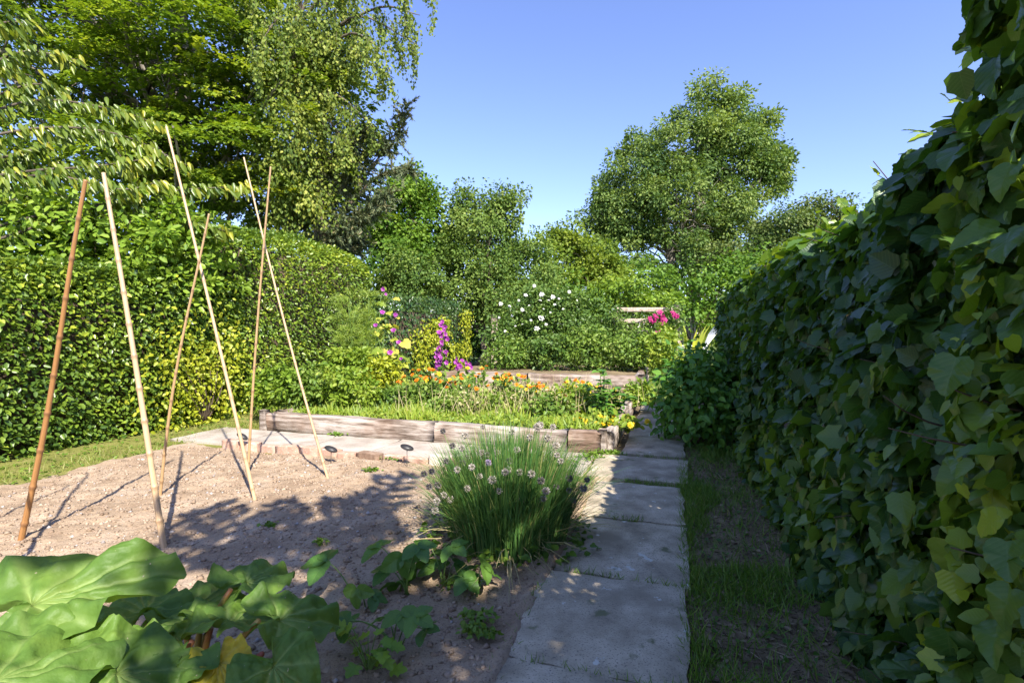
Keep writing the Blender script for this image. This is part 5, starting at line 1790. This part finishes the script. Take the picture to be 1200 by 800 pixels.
# ------------------------------------------------------------------ rhubarb
def rhubarb_blade(seed, ln, wd, wave=.05):
    """big heart-shaped puckered blade along +y, base at 0, with raised veins"""
    rg = np.random.default_rng(seed)
    nr, na = 26, 88
    a = np.linspace(-math.pi, math.pi, na, endpoint=False)
    ph = rg.uniform(0, 6.28, 6)
    # rim around (0, .42)
    rim = 1 + .05 * np.sin(3 * a + ph[0]) + .02 * np.sin(7 * a + ph[1]) + .008 * np.sin(17 * a + ph[2])
    ex, ey = np.sin(a), np.cos(a)
    bx = wd * .5 * ex * (1 + .16 * -ey) * rim
    by = np.where(ey > 0, .60 * ey ** 1.0, .46 * ey) * ln * rim + .40 * ln
    notch = np.exp(-((np.abs(np.abs(a) - math.pi)) / .28) ** 2)
    by = by + notch * .34 * ln
    rs = np.linspace(0, 1, nr) ** .8
    cx, cy = 0.0, .34 * ln
    X = cx + (bx - cx)[None] * rs[:, None]
    Y = cy + (by - cy)[None] * rs[:, None]
    r = rs[:, None]
    vein_a = np.array([0, .55, -.55, 1.15, -1.15, 1.9, -1.9])
    dv = np.min(np.abs(((a[None, :, None] - vein_a[None, None] + math.pi) % (2 * math.pi)) - math.pi) * (r[..., None] * .8 + .05), axis=-1)
    vein = np.exp(-(dv / .035) ** 2) * (1 - .6 * r)
    Z = wave * ln * (r ** 2.2 * (np.sin(4 * a[None] + ph[3]) + .6 * np.sin(7 * a[None] + ph[4])) + r ** 3 * (.7 * np.sin(11 * a[None] + ph[5]) + .25 * np.sin(19 * a[None] + ph[0])))
    Z += .055 * ln * (np.clip(dv, 0, .20) / .20) ** .7 * (1 - r * .4)
    Z += fbm(X / ln * 9 + seed, Y / ln * 9, seed, 3) * .11 * ln
    Z -= .16 * (Y / ln) ** 2 * ln
    Z += .10 * np.abs(X) * (1 - r * .3)
    V = np.stack([X, Y, Z], -1).reshape(-1, 3)
    i = np.arange(nr - 1)[:, None] * na
    j = np.arange(na)[None]
    jj = (j + 1) % na
    Q = np.stack([i + j, i + na + j, i + na + jj, i + jj], -1).reshape(-1, 4)
    g = Geo()
    luv = V / ln
    luv = luv + np.array([seed * .37, 0, 0])
    g.add(V, Q, vein.ravel(), luv)
    return g


rngR = np.random.default_rng(170)


def rhubarb(label, base, leaves, seed):
    o = thing('rhubarb_plant', label, 'plant', base)
    for i, (px, py, Y, hd, pitch, roll, ln, wd, mat) in enumerate(leaves):
        c = W(px, py, Y)                        # blade centre
        hx, hy = math.cos(math.radians(hd)), math.sin(math.radians(hd))
        p = math.radians(pitch)
        d = np.array([hx * math.cos(p), hy * math.cos(p), math.sin(p)])
        nrm_ = np.array([-hx * math.sin(p), -hy * math.sin(p), math.cos(p)])
        sx = np.cross(d, nrm_)
        ro = math.radians(roll)
        nz = nrm_ * math.cos(ro) + sx * math.sin(ro)
        x, y, z = frames(d[None], nz[None])
        x, y, z = x[0], y[0], z[0]
        gb = rhubarb_blade(seed * 31 + i, ln, wd)
        me = gb.mesh('leaf', smooth=True)
        me.materials.append(M[mat])
        root = c - y * ln * .42
        b0 = np.asarray(base) + rngR.normal(0, .05, 3) * np.array([1, 1, 0])
        P = curve(b0, root + y * .14 * ln, (0, 0, .04), 9)
        stk = put('stalk', Geo().add(*tube(P, np.linspace(.017, .009, 9), 8)), M['redstem'], o, smooth=True)
        place('leaf', me, stk, root, (x, y, z), 1.0, 'yellowing rhubarb leaf' if mat != 'rhubarb' else None)
    return o


rhubarb('rhubarb plant with one huge glossy leaf held high over the soil', np.array([-1.95, 1.20, .0]), [
    (58, 700, 1.52, 26, 14, 26, .54, .37, 'rhubarb'),
    (55, 772, 1.36, 38, -8, 22, .42, .31, 'rhubarb'),
    (10, 790, 1.25, 60, 0, 10, .40, .34, 'rhubarb'),
    (150, 790, 1.40, 15, -15, 16, .36, .30, 'rhubarb')], 5)
rhubarb('low spreading rhubarb plant with crowded leaves and one yellowing leaf', np.array([-1.12, 1.72, .0]), [
    (296, 678, 1.98, 62, 0, 8, .31, .27, 'rhubarb'),
    (170, 712, 1.84, 130, 10, 4, .33, .28, 'rhubarb'),
    (232, 706, 1.90, 95, 6, 0, .34, .30, 'rhubarb'),
    (275, 722, 1.78, 70, -6, 4, .33, .30, 'rhubarb'),
    (338, 722, 1.74, 35, -10, 14, .33, .27, 'rhubarb'),
    (205, 748, 1.62, 160, -6, -10, .27, .22, 'rhubarb'),
    (140, 765, 1.55, 190, -10, -6, .26, .2, 'rhubarb'),
    (200, 790, 1.46, 250, -14, 0, .26, .22, 'rhubarb'),
    (258, 780, 1.50, 315, -22, 6, .21, .16, 'rhubarb_yellow'),
    (325, 785, 1.52, 330, -18, 6, .28, .24, 'rhubarb'),
    (210, 728, 1.76, 200, 0, 0, .25, .2, 'rhubarb')], 6)

# ------------------------------------------------------------------ strawberry-like plants
rng = np.random.default_rng(180)
tri_meshes = []
for q in range(4):
    g = Geo()
    Vt, Tt = ring_leaf([(.12, .0), (.28, .12), (.36, .32), (.36, .50), (.28, .72), (.14, .9), (0, 1)], 600 + q, cup=.16, droop=.25, wave=.02, teeth=1)
    for ang in (0, 1.35, -1.35):
        c, s = math.cos(ang), math.sin(ang)
        R = np.array([[c, -s, 0], [s, c, 0], [0, 0, 1.0]])
        g.add(Vt @ R.T, Tt, [.15, .4, .65, .9][q], Vt)
    me = g.mesh('leaf', smooth=True)
    me.materials.append(M['strawberry'])
    tri_meshes.append(me)
st_groups = [((425, 716), [(382, 657, 1.25), (418, 690, .8), (437, 700, .7)], 'sparse strawberry plant with one leaf held far out over the soil'),
             ((475, 700), [(446, 640, 1.1), (472, 650, 1.15), (484, 668, 1.1), (455, 668, 1.0), (490, 640, .9), (463, 684, .8)], 'bushy strawberry plant with broad dark leaves below the chives'),
             ((520, 690), [(515, 648, 1.15), (530, 640, .9), (500, 636, .9), (535, 660, 1.0), (510, 665, .9), (545, 678, .9)], 'strawberry plant touching the foot of the chive clump'),
             ((465, 762), [(452, 722, .8), (470, 718, .85), (487, 722, .8), (497, 738, .7), (405, 728, .8), (412, 742, .6)], 'small strawberry plant nearest the rhubarb leaves'),
             ((560, 700), [(566, 662, .95), (548, 668, .8), (575, 680, .6)], 'small strawberry plant at the edge of the slab path')]
for (bx, by), lv, lab in st_groups:
    Yb_ = CAM_H * FPX / (by - HOR)
    b = W(bx, by, Yb_)
    b[2] = .01
    o = thing('strawberry_plant', lab, 'plant', b, 'strawberry plants in the soil bed')
    for (px, py, s) in lv:
        e = W(px, py, Yb_ + rng.uniform(-.10, .12))
        e[2] = max(e[2], .07)
        P = curve(b + rng.normal(0, .01, 3) * np.array([1, 1, 0]), e, (0, 0, .04), 7)
        stk = put('stalk', Geo().add(*tube(P, np.linspace(.0035, .0022, 7), 5)), M['stem'], o, smooth=True)
        hd = nrm(np.array([e[0] - b[0], e[1] - b[1], -.03]) + rng.normal(0, .03, 3))
        x, y, z = frames(hd[None], nrm(np.array([rng.normal(0, .15), -.25, 1.0]))[None])
        place('leaf', tri_meshes[rng.integers(0, 4)], stk, e, (x[0], y[0], z[0]), .108 * s)

# bright celery-leaved seedling
pb_ = W(432, 790, CAM_H * FPX / (790 - HOR))
pb_[2] = .0
par = thing('parsley_plant', 'small bright yellow-green parsley plant between rhubarb and path', 'plant', pb_)
LOBE3 = ring_leaf([(.12, -.02), (.30, .06), (.42, .22), (.26, .30), (.36, .52), (.46, .62), (.24, .66), (.14, .9), (0, 1)], 620, cup=.1, droop=.2, wave=.02, teeth=1)
pm = []
for q in range(2):
    me = mesh_np('leaf', LOBE3[0], LOBE3[1], np.full(len(LOBE3[0]), .2 + .6 * q), LOBE3[0].copy(), True)
    me.materials.append(M['parsley'])
    pm.append(me)
rng = np.random.default_rng(181)
for k in range(24):
    e = W(rng.uniform(402, 462), rng.uniform(732, 785), 2.02 + rng.normal(0, .06))
    e[2] = max(.04, e[2])
    stk = put('stalk', Geo().add(*tube(curve(pb_, e, (0, 0, .02), 5), np.linspace(.0025, .0016, 5), 4)), M['stem'], par)
    hd = nrm(np.array([e[0] - pb_[0], e[1] - pb_[1], -.02]) + rng.normal(0, .03, 3))
    x, y, z = frames(hd[None], nrm(np.array([0, -.35, 1.0]) + rng.normal(0, .2, 3))[None])
    place('leaf', pm[rng.integers(0, 2)], stk, e, (x[0], y[0], z[0]), float(rng.uniform(.045, .075)))

# ------------------------------------------------------------------ soil clods, pebbles, litter
def rocks(rng, n, P, smin, smax, flat=.6):
    base = np.array([(1, 0, 0), (-1, 0, 0), (0, 1, 0), (0, -1, 0), (0, 0, 1), (0, 0, -1)], float)
    tri = np.array([(0, 2, 4), (2, 1, 4), (1, 3, 4), (3, 0, 4), (2, 0, 5), (1, 2, 5), (3, 1, 5), (0, 3, 5)])
    s = smin + (smax - smin) * rng.random(n) ** 3.5
    V = base[None] * rng.uniform(.6, 1.2, (n, 6, 1)) * np.array([1, 1, flat])
    a = rng.uniform(0, 6.28, n)
    c, sn = np.cos(a)[:, None], np.sin(a)[:, None]
    V = np.stack([V[..., 0] * c - V[..., 1] * sn, V[..., 0] * sn + V[..., 1] * c, V[..., 2]], -1) * s[:, None, None]
    V = V + P[:, None, :]
    return V.reshape(-1, 3), (tri[None] + (np.arange(n) * 6)[:, None, None]).reshape(-1, 3)


rng = np.random.default_rng(190)
n = 22000
U_, V_ = rng.uniform(-5.4, -.70, n), rng.uniform(.9, 4.6, n)
P = LA(np.column_stack([U_, V_, BED_Z(U_, V_) + .001]))
tag(put('soil_clods', Geo().add(*rocks(rng, n, P, .003, .026)), M['clod'], kind='stuff'), 'crumbly dry clods scattered over the bare soil', 'clods')
n = 1500
U_, V_ = rng.uniform(-5.4, -.78, n), rng.uniform(.4, 4.6, n)
P = LA(np.column_stack([U_, V_, BED_Z(U_, V_) + .003]))
tag(put('pebbles', Geo().add(*rocks(rng, n, P, .004, .022, .7)), M['stone'], kind='stuff'), 'small grey and white pebbles lying on the soil', 'pebbles')
# leaf litter and dry stems on the shaded verge
n = 3800
U_, V_ = .10 + rng.random(n) * .95, rng.uniform(.8, 8.5, n)
P = LA(np.column_stack([U_, V_, VERGE_Z(U_, V_) + .008]))
g = Geo()
m_ = rng.random(n) < .55
scatter(g, BLADE, P[m_], nrm(rng.normal(0, 1, (m_.sum(), 3)) * np.array([1, 1, .12])), nrm(ZD + rng.normal(0, .3, (m_.sum(), 3))), rng.uniform(.04, .16, m_.sum()), rng.random(m_.sum()), .7)
scatter(g, OVAL, P[~m_], nrm(rng.normal(0, 1, ((~m_).sum(), 3)) * np.array([1, 1, .15])), nrm(ZD + rng.normal(0, .4, ((~m_).sum(), 3))), rng.uniform(.015, .045, (~m_).sum()), rng.random((~m_).sum()))
n = 900
U_, V_ = rng.uniform(-5.4, -.78, n), rng.uniform(.6, 4.5, n)
P = LA(np.column_stack([U_, V_, BED_Z(U_, V_) + .006]))
scatter(g, BLADE, P, nrm(rng.normal(0, 1, (n, 3)) * np.array([1, 1, .1])), nrm(ZD + rng.normal(0, .3, (n, 3))), rng.uniform(.02, .07, n), rng.random(n), .8)
tag(put('leaf_litter', g, M['litter'], kind='stuff'), 'dry brown leaf litter and stems on the shaded verge', 'litter')

# ------------------------------------------------------------------ grass
def turf(name, label, U_, V_, Z, size, mat, seed, wid=1.0):
    rng = np.random.default_rng(seed)
    n = len(U_)
    g = Geo()
    P = LA(np.column_stack([U_, V_, Z]))
    scatter(g, BLADE, P, nrm(ZD * .8 + rng.normal(0, .45, (n, 3)) * np.array([1, 1, .3])), nrm(rng.normal(0, 1, (n, 3)) * np.array([1, 1, .3]) + np.array([0, -.3, .3])), size * rng.uniform(.5, 1.4, n), np.clip(rng.normal(.42, .22, n), 0, 1), wid)
    tag(put(name, g, M[mat], kind='stuff'), label, 'grass')


rng = np.random.default_rng(200)
n = 60000
U_, V_ = .05 + rng.random(n) * .85, rng.uniform(.7, 9, n)
dens = fbm(U_ * 2.6, V_ * 2.0, 41, 4) + .12 * np.exp(-((V_ - 2.0) / .9) ** 2) - .16 * np.clip((U_ - .45) / .3, 0, 1.5) - .05 * np.clip((V_ - 3.4) / 2, 0, 1) + .03
k = rng.random(n) < np.clip(dens * 6.0 + .34, 0.10, .95)
U_, V_ = U_[k], V_[k]
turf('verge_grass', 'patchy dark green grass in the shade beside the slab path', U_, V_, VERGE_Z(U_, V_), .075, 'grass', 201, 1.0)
n = 26000
U_, V_ = rng.uniform(-6.85, -5.5, n), rng.uniform(1.0, 11, n)
dens = .32 + fbm(U_ * 2.2, V_ * 1.6, 43, 4) * 1.6 + .3 * np.exp(-((U_ + 5.75) / .22) ** 2) - .25 * np.clip((-6.35 - U_) / .3, 0, 1)
k = rng.random(n) < np.clip(dens, .03, .9)
U_, V_ = U_[k], V_[k]
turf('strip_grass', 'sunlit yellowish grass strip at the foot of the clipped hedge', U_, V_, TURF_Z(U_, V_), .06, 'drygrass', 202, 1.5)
# tufts in the slab joints and along the path edges
rng = np.random.default_rng(203)
UU, VV, ZZ = [], [], []


def tuft(u0, u1, v0, v1, n, z=.01):
    UU.append(rng.uniform(u0, u1, n))
    VV.append(rng.uniform(v0, v1, n))
    ZZ.append(np.full(n, z))


tuft(-.42, .08, 4.56, 4.66, 420)
tuft(-.45, -.2, 3.66, 3.72, 90)
tuft(-.6, .05, 2.785, 2.815, 130)
tuft(-.6, .05, 1.97, 1.995, 90)
tuft(-.6, .2, 5.57, 5.64, 150)
tuft(.03, .12, 1.0, 5.5, 1100)
tuft(-.70, -.64, 1.0, 4.5, 260)
tuft(-.78, -.66, 4.4, 5.0, 200)
turf('joint_grass', 'short green grass growing in the joints between path slabs', np.concatenate(UU), np.concatenate(VV), np.concatenate(ZZ), .05, 'grass', 204, 1.2)
# weeds on the cross path, by the sleepers and in the soil
g = Geo()
spots = [(420, 500, .14), (440, 507, .06), (475, 512, .08), (395, 512, .05), (500, 508, .07), (463, 541, .05), (520, 516, .05), (700, 535, .07), (715, 533, .05), (435, 555, .04), (315, 620, .025), (375, 640, .02), (690, 540, .08), (655, 548, .10), (560, 730, .04), (575, 750, .02), (555, 745, .03), (540, 690, .05), (720, 535, .04), (305, 488, .1), (320, 498, .05)]
for (px, py, r) in spots:
    Y = CAM_H * FPX / (py - HOR)
    c = W(px, py, Y)
    n = int(160 * (r / .1) ** 1.2 + 14)
    P = c + np.column_stack([rng.normal(0, r, n), rng.normal(0, r * .7, n), .03 + rng.random(n) * r * .5 - c[2]])
    scatter(g, OVATE, P, nrm(rng.normal(0, 1, (n, 3)) * np.array([1, 1, .4])), nrm(ZD + rng.normal(0, .5, (n, 3))), rng.uniform(.018, .04, n), .4 + .6 * rng.random(n))
n = 900
U_, V_ = .15 + rng.random(n) * .7, rng.uniform(1.2, 7, n)
P = LA(np.column_stack([U_, V_, VERGE_Z(U_, V_) + .02]))
scatter(g, OVATE, P, nrm(rng.normal(0, 1, (n, 3)) * np.array([1, 1, .3])), nrm(ZD + rng.normal(0, .4, (n, 3))), rng.uniform(.015, .035, n), rng.random(n) * .5)
n = 1500
U_, V_ = rng.uniform(-6.8, -5.5, n), rng.uniform(2, 10, n)
P = LA(np.column_stack([U_, V_, TURF_Z(U_, V_) + .02]))
scatter(g, OVATE, P, nrm(rng.normal(0, 1, (n, 3)) * np.array([1, 1, .3])), nrm(ZD + rng.normal(0, .4, (n, 3))), rng.uniform(.02, .05, n), .4 + rng.random(n) * .6)
tag(put('weeds', g, M['moss'], kind='stuff'), 'small green weeds dotted over the paths and soil', 'weeds')

# ------------------------------------------------------------------ walnut behind the viewer whose fronds shade the bed
rng = np.random.default_rng(210)
wb = np.array([4.6, -4.9, -.06])
wal = thing('walnut_tree', 'overhanging tree with long compound leaves that shades the rhubarb', 'tree', wb)
g, gl = Geo(), Geo()
g.add(*tube(path_pts([wb, wb + np.array([-.1, .1, 2.2]), wb + np.array([-.5, .5, 4.6])], 10), np.linspace(.22, .12, 10), 9))
offv = np.array([SUN_H[0], SUN_H[1], math.tan(SUN_EL)])      # towards the sun per metre of ground distance


def above(px, py, H):
    Y = CAM_H * FPX / (py - HOR)
    p = W(px, py, Y)
    return p + offv * (H / math.tan(SUN_EL))


def frond(p0, p1, n=9, ll=.22, sag=.1):
    C = curve(p0, p1, (0, 0, sag), 8)
    g.add(*tube(C, np.linspace(.007, .003, 8), 4))
    ax = nrm(np.asarray(p1) - p0)
    sd2 = nrm(np.cross(ax, sd))
    P, Dd, Nn = [], [], []
    for k in range(n):
        t = .25 + .75 * k / (n - 1)
        q = C[min(7, int(t * 7))]
        for s in (-1, 1):
            P.append(q)
            Dd.append(nrm(ax * .65 + sd2 * s * .8 + rng.normal(0, .12, 3)))
            Nn.append(nrm(sd + rng.normal(0, .25, 3)))
    P.append(C[-1])
    Dd.append(ax)
    Nn.append(sd)
    scatter(gl, LANCE, np.array(P), np.array(Dd), np.array(Nn), ll * rng.uniform(.8, 1.15, len(P)), .3 + .4 * rng.random(len(P)), 1.3)


fr = wb + np.array([-.5, .5, 4.6])
H0 = 4.4
limbs_w = [((470, 690), 4.6), ((360, 690), 4.5), ((280, 720), 4.4), ((180, 760), 4.3), ((420, 640), 4.5), ((540, 740), 4.6), ((520, 640), 4.5)]
for (q, H) in limbs_w:
    e = above(q[0], q[1], H)
    g.add(*tube(curve(fr, e, (0, 0, .35), 9, .03, rng), np.linspace(.05, .012, 9), 6))
fr_list = [((430, 640), (480, 560)), ((440, 640), (455, 562)), ((420, 645), (430, 585)), ((400, 640), (395, 590)), ((370, 650), (330, 592)), ((360, 655), (312, 606)), ((330, 660), (262, 596)), ((300, 665), (235, 606)), ((280, 670), (205, 620)), ((310, 680), (190, 645)),
           ((360, 660), (290, 640)), ((400, 660), (350, 625)), ((440, 660), (400, 620)), ((470, 650), (440, 610)), ((420, 690), (380, 660)), ((470, 700), (430, 660))]
for a, b in fr_list:
    frond(above(*a, H0 + rng.normal(0, .15)), above(*b, H0 + rng.normal(0, .15)))
for (qx, qy, QY, ang) in ((130, 665, 1.6, .4), (70, 690, 1.55, 2.2), (110, 770, 1.4, .2)):
    A = W(qx, qy, QY) + offv * (4.0 / math.tan(SUN_EL))
    frond(A, A + np.array([math.cos(ang) * .5, math.sin(ang) * .5, -.05]), 6, .2)
for k in range(32):
    a = (rng.uniform(340, 560), rng.uniform(665, 860))
    ang = rng.uniform(0, 6.28)
    A = above(*a, H0 + rng.uniform(-.2, .8))
    if rng.random() < .86:
        frond(A, A + np.array([math.cos(ang) * .6, math.sin(ang) * .6, -.08]), 7, .2)
for k in range(46):
    A = wb + np.array([rng.normal(-.2, .9), rng.normal(.2, 1.0), 4.8 + rng.uniform(0, 1.8)])
    ang = rng.uniform(0, 6.28)
    frond(A, A + np.array([math.cos(ang) * .6, math.sin(ang) * .6, -.1]), 7, .22)
put('trunk', g, M['bark'], wal)
put('crown', gl, M['shrub'], wal, 'stuff')
